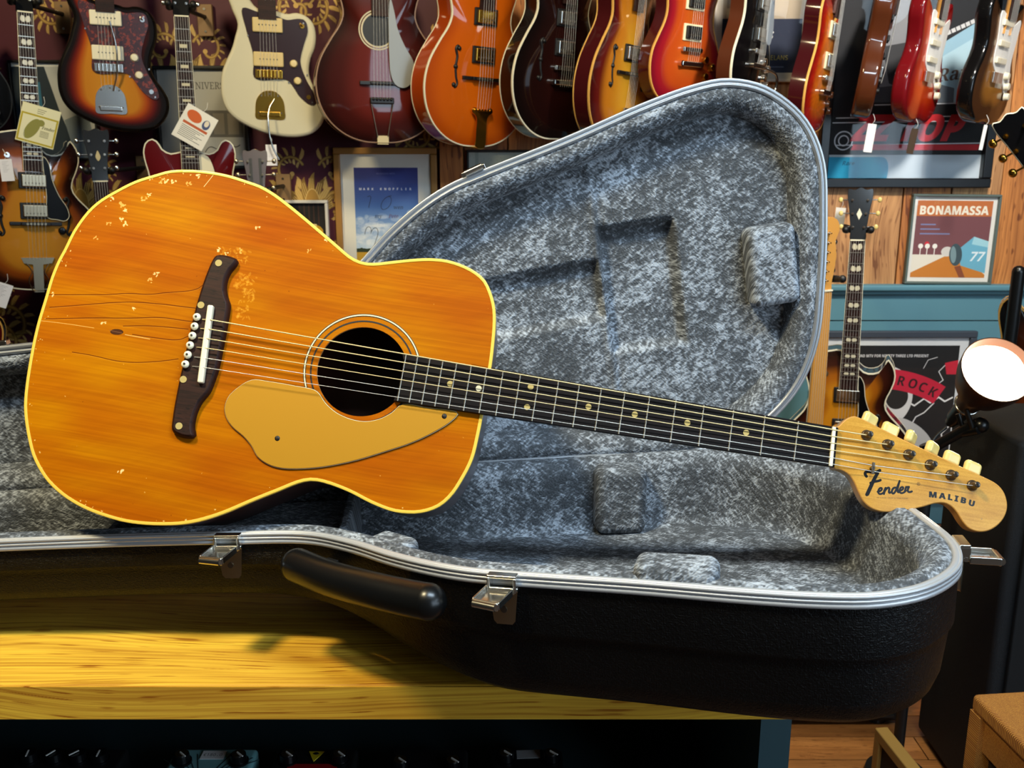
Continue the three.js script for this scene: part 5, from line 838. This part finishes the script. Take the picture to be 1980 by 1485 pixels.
picture('oak-framed signed print of a blue sky over a wheat field', -0.609, -0.256, 0.86, 1.372, { frame: 0.022, mat: std('#a87838', 0.5), mount: 0.045, mountMat: std('#e6e2d6', 0.8), res: 520, print: 'signed blue sky print', draw: (c, W, H) => {
  const g = c.createLinearGradient(0, 0, 0, H * 0.7); g.addColorStop(0, '#2c2f78'); g.addColorStop(0.5, '#4a72b8'); g.addColorStop(1, '#b8cfe6'); c.fillStyle = g; c.fillRect(0, 0, W, H);
  let s = 11; const r = () => { s = (s * 16807) % 2147483647; return s / 2147483647; };
  for (let i = 0; i < 170; i++) { c.fillStyle = `rgba(245,246,248,${0.1 + r() * 0.18})`; c.beginPath(); c.ellipse(r() * W, H * (0.5 + r() * 0.22 - (r() > 0.85 ? 0.12 : 0)), 12 + r() * 46, 8 + r() * 22, 0, 0, 7); c.fill(); }
  c.fillStyle = '#27361e'; c.fillRect(0, H * 0.735, W, H * 0.03); for (let i = 0; i < 26; i++) { c.beginPath(); c.ellipse(i * 21, H * 0.738, 16, 6 + r() * 10, 0, 0, 7); c.fill(); }
  c.fillStyle = '#c79a2c'; c.fillRect(0, H * 0.762, W, H * 0.24); noiseOver(c, W, H, 0, '#000');
  c.fillStyle = '#eef0f6'; c.font = 'bold 27px sans-serif'; 'MARK KNOPFLER'.split('').forEach((ch, i) => c.fillText(ch, W * (0.07 + i * 0.066), H * 0.2)); c.fillStyle = '#7f86bc'; c.font = '18px sans-serif'; c.fillText('AN EVENING WITH', W * 0.35, H * 0.06);
  c.strokeStyle = '#20242e'; c.lineWidth = 4; c.beginPath(); c.moveTo(W * 0.2, H * 0.26); c.bezierCurveTo(W * 0.32, H * 0.22, W * 0.2, H * 0.34, W * 0.22, H * 0.36); c.moveTo(W * 0.58, H * 0.25); c.bezierCurveTo(W * 0.4, H * 0.26, W * 0.36, H * 0.4, W * 0.48, H * 0.37); c.bezierCurveTo(W * 0.6, H * 0.34, W * 0.6, H * 0.24, W * 0.52, H * 0.26); c.stroke();
  c.font = 'italic 40px serif'; c.fillStyle = '#20242e'; c.fillText('wen', W * 0.6, H * 0.37); c.fillText('my', W * 0.3, H * 0.45); c.fillStyle = '#5a2a4a'; c.fillText('Pete', W * 0.52, H * 0.45);
  c.beginPath(); c.moveTo(W * 0.14, H * 0.6); c.bezierCurveTo(W * 0.16, H * 0.5, W * 0.26, H * 0.52, W * 0.24, H * 0.58); c.bezierCurveTo(W * 0.3, H * 0.5, W * 0.4, H * 0.55, W * 0.32, H * 0.64); c.lineTo(W * 0.26, H * 0.74); c.moveTo(W * 0.52, H * 0.56); c.lineTo(W * 0.44, H * 0.68); c.stroke();
} });
picture('black-framed pale print beside the timber post, behind the lid', -0.155, 0.16, 0.95, 1.364, { frame: 0.008, mat: M.black, res: 256, print: 'pale grey-green print', draw: (c, W, H) => { c.fillStyle = '#b4bfb6'; c.fillRect(0, 0, W, H); c.fillStyle = '#9aa8a0'; c.fillRect(18, 0, 10, H); noiseOver(c, W, H, 500, 'rgba(120,130,120,.25)'); } });
picture('dark blue framed concert bill behind the black single-cut guitar', 0.665, 0.99, 1.585, 2.05, { frame: 0.01, mat: std('#cfc4b4', 0.6), mount: 0.02, mountMat: std('#c9bfae', 0.8), res: 512, print: 'navy bill with white script', draw: (c, W, H) => { c.fillStyle = '#16223c'; c.fillRect(0, 0, W, H); c.fillStyle = '#b6a58c'; c.fillRect(0, 0, W, H * 0.58); c.fillStyle = '#2a3348'; c.fillRect(W * 0.3, H * 0.06, W * 0.34, H * 0.46); c.fillStyle = '#8d8072'; c.fillRect(W * 0.05, H * 0.1, W * 0.2, H * 0.4); c.fillStyle = '#e8e6dc'; c.font = 'italic 92px serif'; c.fillText('Eagles', W * 0.1, H * 0.74, W * 0.86); c.fillStyle = '#b4a03c'; c.font = '40px sans-serif'; c.fillText('WHELANS', W * 0.5, H * 0.9, W * 0.44); c.fillStyle = '#5a6680'; c.fillRect(W * 0.3, H * 0.95, W * 0.5, 7); } });
picture('blue and white framed picture behind the left hollow body guitar', -1.68, -1.4, 1.33, 1.655, { frame: 0.008, mat: M.black, res: 256, glass: false, print: 'pale abstract print', draw: (c, W, H) => { c.fillStyle = '#1d2c38'; c.fillRect(0, 0, W, H); poly(c, [[W * 0.4, 0], [W, 0], [W, H], [W * 0.75, H], [W * 0.55, H * 0.5]], '#b9bcbc'); poly(c, [[W * 0.6, H * 0.6], [W * 0.9, H * 0.5], [W, H], [W * 0.7, H]], '#7c8890'); c.fillStyle = '#2c6a88'; c.fillRect(W * 0.1, H * 0.2, W * 0.24, H * 0.3); c.fillStyle = '#d8d8d4'; c.fillRect(0, 0, W, 12); } });
picture('silver-grey framed photograph collage between the two offset guitars', -1.2, -0.89, 1.3, 1.637, { frame: 0.012, mat: M.black, res: 320, print: 'grey photograph page with signature', draw: (c, W, H) => { c.fillStyle = '#a8a69e'; c.fillRect(0, 0, W, H); c.fillStyle = '#4a4844'; c.font = '34px serif'; c.fillText('ANNIVERSARY', W * 0.3, H * 0.2, W * 0.66); c.fillStyle = '#5e5a54'; c.fillRect(W * 0.25, H * 0.42, W * 0.72, H * 0.28); c.fillStyle = '#7c7468'; for (let i = 0; i < 4; i++) c.fillRect(W * (0.28 + i * 0.17), H * 0.45, W * 0.13, H * 0.22); c.strokeStyle = '#2e2c2a'; c.lineWidth = 3; c.beginPath(); c.moveTo(W * 0.5, H * 0.86); c.bezierCurveTo(W * 0.6, H * 0.7, W * 0.64, H * 0.94, W * 0.76, H * 0.76); c.bezierCurveTo(W * 0.8, H * 0.7, W * 0.82, H * 0.86, W * 0.92, H * 0.78); c.stroke(); } });
picture('small white-framed photograph of a yellow guitar', -0.86, -0.634, 1.06, 1.196, { frame: 0.011, mat: std('#d9d4cc', 0.5), res: 256, glass: false, print: 'dark photograph with a yellow guitar', draw: (c, W, H) => { c.fillStyle = '#140e0c'; c.fillRect(0, 0, W, H); c.fillStyle = '#3c241a'; for (let i = 0; i < 5; i++) c.fillRect(W * (0.55 + i * 0.08), 0, 6, H); c.fillStyle = '#c8961e'; c.beginPath(); c.ellipse(W * 0.82, H * 0.8, 34, 22, 0.3, 0, 7); c.fill(); c.fillStyle = '#e8d090'; c.fillRect(W * 0.78, H * 0.62, 16, 18); } });
picture('dark-framed grey print low on the papered wall at the left', -1.66, -1.4, 0.6, 0.83, { frame: 0.012, mat: M.black, mount: 0.02, mountMat: std('#b8b8b8', 0.7), res: 128, glass: false, print: 'grey print', draw: (c, W, H) => { c.fillStyle = '#8c9094'; c.fillRect(0, 0, W, H); c.fillStyle = '#5e646c'; c.fillRect(0, H * 0.6, W, H * 0.4); } });

// ---------------------------------------------------------------- price tags and hang tags
function hangTag(label, px, py, depth, w, h, turn, mat, draw, yaw = 0) {
  const P = at(px, py, depth), g = thing('price_tag', label, 'tag', P, 'hanging tags'); g.rotation.set(0, Math.atan2(-P[0], -P[2]) + yaw, turn);
  part('card', box(w, h, 0.0008), mat, g);
  if (draw) part('card_print', new THREE.PlaneGeometry(w * 0.98, h * 0.98).translate(0, 0, 0.0006), std('#ffffff', 0.75, { map: canvasTex(256, Math.round(256 * h / w), draw) }), g);
  part('cord', tube([[0, h / 2, 0], [0.004, h / 2 + 0.012, 0.004], [-0.002, h / 2 + 0.03, -0.004]], 0.0007, 12, 5), M.white, g); return g;
}
hangTag('cream maker tag with a headstock drawing on the left neck', 74, 243, 3.02, 0.108, 0.118, -0.3, std('#e4dfae', 0.8), (c, W, H) => { c.fillStyle = '#e8e3bc'; c.fillRect(0, 0, W, H); c.strokeStyle = '#b6a21e'; c.lineWidth = 12; c.strokeRect(8, H * 0.26, W - 16, H * 0.7); c.fillStyle = '#8d8a42'; c.beginPath(); c.ellipse(W * 0.36, H * 0.62, 40, 84, 0.4, 0, 7); c.fill(); c.beginPath(); c.arc(W * 0.56, H * 0.42, 24, 0, 7); c.fill(); c.fillStyle = '#4a4620'; c.font = 'italic bold 30px serif'; c.fillText('Fender', W * 0.6, H * 0.56, 86); for (let i = 0; i < 5; i++) c.fillRect(W * 0.58, H * (0.62 + i * 0.035), 60, 3); for (let i = 0; i < 3; i++) c.fillRect(W * 0.4, H * (0.08 + i * 0.05), 60 - i * 8, 3); });
hangTag('white swing tag with an orange emblem on the cherry guitar neck', 377, 246, 3.04, 0.1, 0.11, -0.55, M.paper, (c, W, H) => { c.fillStyle = '#eeeae0'; c.fillRect(0, 0, W, H); c.fillStyle = '#d2622c'; c.beginPath(); c.ellipse(W * 0.34, H * 0.24, 62, 44, 0.2, 0, 7); c.fill(); c.fillStyle = '#c05a30'; c.fillRect(W * 0.1, H * 0.46, W * 0.8, 20); c.fillStyle = '#45507c'; c.beginPath(); c.ellipse(W * 0.76, H * 0.3, 30, 40, 0, 0, 7); c.fill(); c.fillStyle = '#e8dcc8'; c.beginPath(); c.ellipse(W * 0.76, H * 0.26, 18, 26, 0, 0, 7); c.fill(); c.fillStyle = '#4a4a4a'; for (let i = 0; i < 7; i++) c.fillRect(W * 0.12, H * (0.58 + i * 0.05), W * (0.74 - (i % 3) * 0.12), 4); });
const codePrint = (c, W, H) => { c.fillStyle = '#eceaf0'; c.fillRect(0, 0, W, H); c.fillStyle = '#8a8a94'; for (let i = 0; i < 9; i++) c.fillRect(W * 0.22, H * (0.1 + i * 0.06), W * (0.5 - (i % 3) * 0.1), 4); };
hangTag('white price tag on the switch of the left hollow body guitar', 13, 329, 3.0, 0.036, 0.066, 0.04, M.paper, codePrint);
hangTag('white price tag below the cream offset guitar', 525, 300, 3.16, 0.034, 0.066, 0, M.paper, codePrint);
hangTag('white price tag hanging from the brown side-on guitar', 1682, 267, 3.02, 0.026, 0.085, -0.1, M.white, null, 0.3);
hangTag('dark brown tag hanging from the red sunburst guitar', 1764, 273, 3.02, 0.022, 0.075, -0.14, std('#3c2812', 0.7), null, 0.4);
hangTag('white price tag beside the right hollow body headstock', 1624, 419, 3.1, 0.03, 0.056, -0.06, M.white, null);
hangTag('white price tag under the black-edged sunburst guitar', 1901, 266, 3.02, 0.012, 0.075, -0.12, M.white, null, 0.6);
hangTag('printed paper tag poking in at the left edge below the hollow body guitar', 2, 570, 3.05, 0.05, 0.075, -0.4, M.paper, codePrint);

// ---------------------------------------------------------------- right edge: lamp, stands, cabinets, amplifiers
{ // clamp lamp with a copper shade
  const c0 = at(1866, 786, 2.02), f0 = at(1930, 714, 1.86);
  const o = thing('clamp_lamp', 'lit clamp lamp with brown metal shade at the right edge', 'lamp', c0);
  const dir = V(f0).sub(V(c0)), L = dir.length(), q = new THREE.Quaternion().setFromUnitVectors(new THREE.Vector3(0, 1, 0), dir.clone().normalize());
  const shade = part('shade', lathe([[0.018, 0], [0.022, 0.004], [0.03, L * 0.3], [0.052, L * 0.55], [0.064, L * 0.8], [0.067, L * 0.95], [0.068, L], [0.066, L], [0.062, L * 0.8], [0.05, L * 0.56], [0.027, L * 0.3], [0.018, 0.006]], 40), std('#4a2a1c', 0.35, { metalness: 0.6 }), o); shade.quaternion.copy(q);
  part('socket', [new THREE.CylinderGeometry(0.02, 0.017, 0.06, 20).translate(0, -0.03, 0), new THREE.CylinderGeometry(0.014, 0.012, 0.03, 16).translate(0, -0.07, 0)], M.rubber, shade);
  part('vent_band', new THREE.TorusGeometry(0.023, 0.003, 8, 24).rotateX(Math.PI / 2).translate(0, 0.012, 0), M.chrome, shade);
  const bulb = part('bulb', lathe([[0, L * 1.04], [0.03, L * 1.02], [0.052, L * 0.97], [0.063, L * 0.86], [0.0585, L * 0.72], [0.046, L * 0.52], [0.024, L * 0.3], [0, L * 0.28]], 32), new THREE.MeshStandardMaterial({ color: '#fff6e4', emissive: new THREE.Color().setRGB(1, 0.86, 0.6), emissiveIntensity: 9 }), shade, 'glowing white reflector bulb'); bulb.castShadow = false;
  const pl = new THREE.SpotLight(new THREE.Color().setRGB(1, 0.78, 0.48), 2.2, 0, 1.15, 0.7, 2); pl.position.copy(V(f0)).addScaledVector(dir.clone().normalize(), 0.012); pl.target.position.copy(V(f0)).add(dir); pl.castShadow = true; pl.shadow.radius = 2.5; scene.add(pl); scene.add(pl.target);
  const rel = (px, py, d) => { const p = at(px, py, d); return [p[0] - c0[0], p[1] - c0[1], p[2] - c0[2]]; };
  part('bracket', [rod(rel(1868, 792, 1.94), rel(1882, 834, 1.95), 0.005), rod(rel(1852, 800, 1.97), rel(1866, 838, 1.97), 0.005), rod(rel(1862, 838, 1.97), rel(1892, 832, 1.94), 0.008)], M.rubber, o);
  part('arm', [rod(rel(1800, 868, 2.02), rel(1888, 818, 1.95), 0.011), new THREE.SphereGeometry(0.016, 12, 10).translate(...rel(1896, 822, 1.95)), rod(rel(1790, 858, 2.02), rel(1806, 898, 2.02), 0.014)], M.rubber, o);
  part('cable', tube([rel(1830, 826, 2.0), rel(1808, 846, 2.0), rel(1796, 872, 2.0), rel(1800, 905, 2.02)], 0.003, 24, 6), M.black, o);
  part('lamp_post', rod(rel(1798, 880, 2.03), [rel(1798, 880, 2.03)[0], -c0[1] + 0.02, rel(1798, 880, 2.03)[2]], 0.012), M.black, o);
  part('lamp_foot', new THREE.CylinderGeometry(0.065, 0.07, 0.02, 28).translate(rel(1798, 880, 2.03)[0], -c0[1] + 0.012, rel(1798, 880, 2.03)[2]), M.black, o);
}
{ // stand that carries the dark semi-hollow
  const b = at(1948, 700, 2.5), o = thing('guitar_stand', 'black upright guitar stand with padded yoke at the right edge', 'stand', [b[0], 0, b[2]]);
  const top = at(1948, 520, 2.5)[1];
  part('post', [rod([0, 0.02, 0], [0, top, 0], 0.016), new THREE.SphereGeometry(0.016, 12, 8).translate(0, top, 0)], M.rubber, o);
  part('yoke', [rod([0.005, top - 0.01, 0], [0.08, top + 0.05, 0], 0.005), rod([0.02, top + 0.004, 0], [0.08, top + 0.05, 0], 0.011)], M.black, o);
  for (const a of [0, 2.1, 4.2]) part('leg', rod([0, 0.1, 0], [0.22 * Math.cos(a), 0.01, 0.22 * Math.sin(a)], 0.01), M.black, o);
}
{ // acoustic headstock with gold tuners, its neck running off the frame
  const c = at(1986, 292, 2.3), o = thing('acoustic_guitar', 'black headstock with gold tuners leaning in at the right edge', 'guitar', c, 'guitars on stands');
  o.rotation.set(0.1, -0.62, 0.62);
  part('headstock', plate(loop(headLoop('gib').map(([x, y]) => [x * 1.05, y - 60]), 60), -0.014, 0, 0.001), M.blackGloss, o);
  part('edge_binding', skin(loop(headLoop('gib').map(([x, y]) => [x * 1.05, y - 60]), 60), [[0.002, 0.0006], [-0.0004, 0], [-0.0004, -0.004]]), M.bindWhite, o);
  for (let k = 0; k < 6; k++) { const s = k < 3 ? -1 : 1, y = -0.03 + (k % 3) * 0.042, x = s * (0.017 + (k % 3) * 0.003); const t = part('tuner', [disc(0.006, 0.005, x, y, 0.002, 14), disc(0.003, 0.014, x, y, 0.008, 10), rod([x, y, -0.02], [x + s * 0.03, y, -0.02], 0.0025)], M.gold, o); part('tuner_button', new THREE.SphereGeometry(0.01, 12, 8).scale(1, 1.1, 0.6).translate(x + s * 0.036, y, -0.02), M.gold, t); }
  part('neck', [box(0.044, 0.5, 0.024, 0, -0.32, -0.02, 0.009, [-0.05, 0, 0])], M.mahogany, o); part('fingerboard', box(0.044, 0.5, 0.006, 0, -0.32, -0.004, 0.001, [-0.05, 0, 0]), M.ebony, o); part('nut', box(0.044, 0.004, 0.008, 0, -0.064, 0), M.ivory, o);
}
function cabinet(label, x0, x1, h, z0, z1, turn = 0) {
  const w = x1 - x0, d = z1 - z0, o = thing('speaker_cabinet', label, 'speaker', [(x0 + x1) / 2, 0, (z0 + z1) / 2], 'black cabinets'); o.rotation.y = turn;
  const tolex = phys('#0a0a0b', 0.7, { bumpMap: leatherBump, bumpScale: 0.001 });
  part('cabinet_shell', [box(w, h - 0.01, d - 0.02, 0, h / 2 + 0.005, -0.01, 0.012)], tolex, o);
  part('grille', box(w - 0.06, h - 0.08, 0.012, 0, h / 2, d / 2 - 0.014, 0.003), std('#0d0c0b', 0.9), o);
  part('grille_piping', [box(w - 0.05, 0.006, 0.016, 0, h - 0.036, d / 2 - 0.012), box(w - 0.05, 0.006, 0.016, 0, 0.036, d / 2 - 0.012)], std('#1c1a18', 0.6), o);
  part('carry_handle', tube([[-0.07, h, 0], [-0.06, h + 0.02, 0], [0.06, h + 0.02, 0], [0.07, h, 0]], 0.008, 20, 8), M.rubber, o);
  for (const [sx, sz] of [[-1, -1], [-1, 1], [1, -1], [1, 1]]) part('foot', new THREE.CylinderGeometry(0.018, 0.022, 0.014, 14).translate(sx * (w / 2 - 0.05), 0.006, sz * (d / 2 - 0.05)), M.rubber, o);
}
cabinet('tall black speaker cabinet in the dark right of the case', 0.985, 1.62, 0.83, -2.12, -1.8);
cabinet('low black speaker cabinet behind the right end of the case', 0.62, 0.955, 0.6, -2.42, -2.12);
function tweedAmp(label, x, z, w, h, d, turn, plateText) {
  const o = thing('tweed_amplifier', label, 'amplifier', [x, 0, z], 'tweed amplifiers'); o.rotation.y = turn;
  const tw = std('#ffffff', 0.75, { map: tweedTex }), t = 0.03;
  part('cabinet_shell', [metreUV(box(w, t, d, 0, h - t / 2, 0, 0.008), 'x', 'z'), metreUV(box(w, t, d, 0, t / 2, 0, 0.008), 'x', 'z'), metreUV(box(t, h - 2 * t, d, -w / 2 + t / 2, h / 2, 0), 'z', 'y'), metreUV(box(t, h - 2 * t, d, w / 2 - t / 2, h / 2, 0), 'z', 'y'), metreUV(box(w - 2 * t, h - 2 * t, 0.012, 0, h / 2, -d / 2 + 0.02), 'x', 'y')], tw, o, 'yellow tweed covered shell');
  part('grille', box(w - 2 * t, h - 2 * t - 0.06, 0.01, 0, h / 2 - 0.03, d / 2 - 0.03), std('#2e1c12', 0.85, { bumpMap: leatherBump, bumpScale: 0.001 }), o, 'dark brown grille cloth');
  part('upper_panel', metreUV(box(w - 2 * t, 0.062, 0.016, 0, h - t - 0.031, d / 2 - 0.018), 'x', 'y'), tw, o);
  part('name_plate', box(0.15, 0.026, 0.003, 0.02, h - t - 0.033, d / 2 - 0.0085, 0.001), std('#a3762c', 0.4, { metalness: 0.5 }), o); 
  part('name_plate_print', new THREE.PlaneGeometry(0.14, 0.022).translate(0.02, h - t - 0.033, d / 2 - 0.0066), std('#ffffff', 0.5, { map: canvasTex(256, 40, (c, W, H) => { c.fillStyle = '#9a6e2a'; c.fillRect(0, 0, W, H); c.fillStyle = '#3a2408'; c.font = 'bold 30px sans-serif'; c.fillText(plateText, 40, 31); }) }), o);
  for (const s of [-1, 1]) part('plate_screw', disc(0.004, 0.003, 0.02 + s * 0.085, h - t - 0.033, d / 2 - 0.008, 10), M.agedSteel, o);
  part('carry_handle', tube([[-0.09, h + 0.002, 0], [-0.08, h + 0.014, 0], [0, h + 0.022, 0], [0.08, h + 0.014, 0], [0.09, h + 0.002, 0]], 0.008, 24, 8), std('#3a2212', 0.5), o);
  part('control_panel', box(w - 0.1, 0.003, 0.05, 0, h + 0.0005, -d / 2 + 0.06), M.chrome, o);
  for (let k = 0; k < 4; k++) part('control_knob', new THREE.CylinderGeometry(0.011, 0.013, 0.018, 16).translate(-w / 2 + 0.1 + k * 0.06, h + 0.01, -d / 2 + 0.06), M.blackGloss, o);
}
tweedAmp('yellow tweed combo amplifier with name plate in the lower right corner', 0.92, -1.235, 0.5, 0.5, 0.25, -Math.PI / 2 + 0.1, 'A M K');
{
  const o = thing('speaker_grille_panel', 'dark brown grille panel with pale wooden edge leaning beside the tweed amplifier', 'panel', [0.735, 0, -1.45]);
  o.rotation.y = 0.1;
  part('grille_cloth', box(0.012, 0.27, 0.43, 0, 0.15, 0), std('#2a1b12', 0.85, { bumpMap: leatherBump, bumpScale: 0.001 }), o);
  part('edge_frame', [box(0.026, 0.022, 0.46, 0, 0.289, 0, 0.003), box(0.026, 0.022, 0.46, 0, 0.011, 0, 0.003), box(0.026, 0.26, 0.022, 0, 0.15, -0.219, 0.003), box(0.026, 0.26, 0.022, 0, 0.15, 0.219, 0.003)], std('#a8803c', 0.6), o);
}
renderer.render(scene, camera);
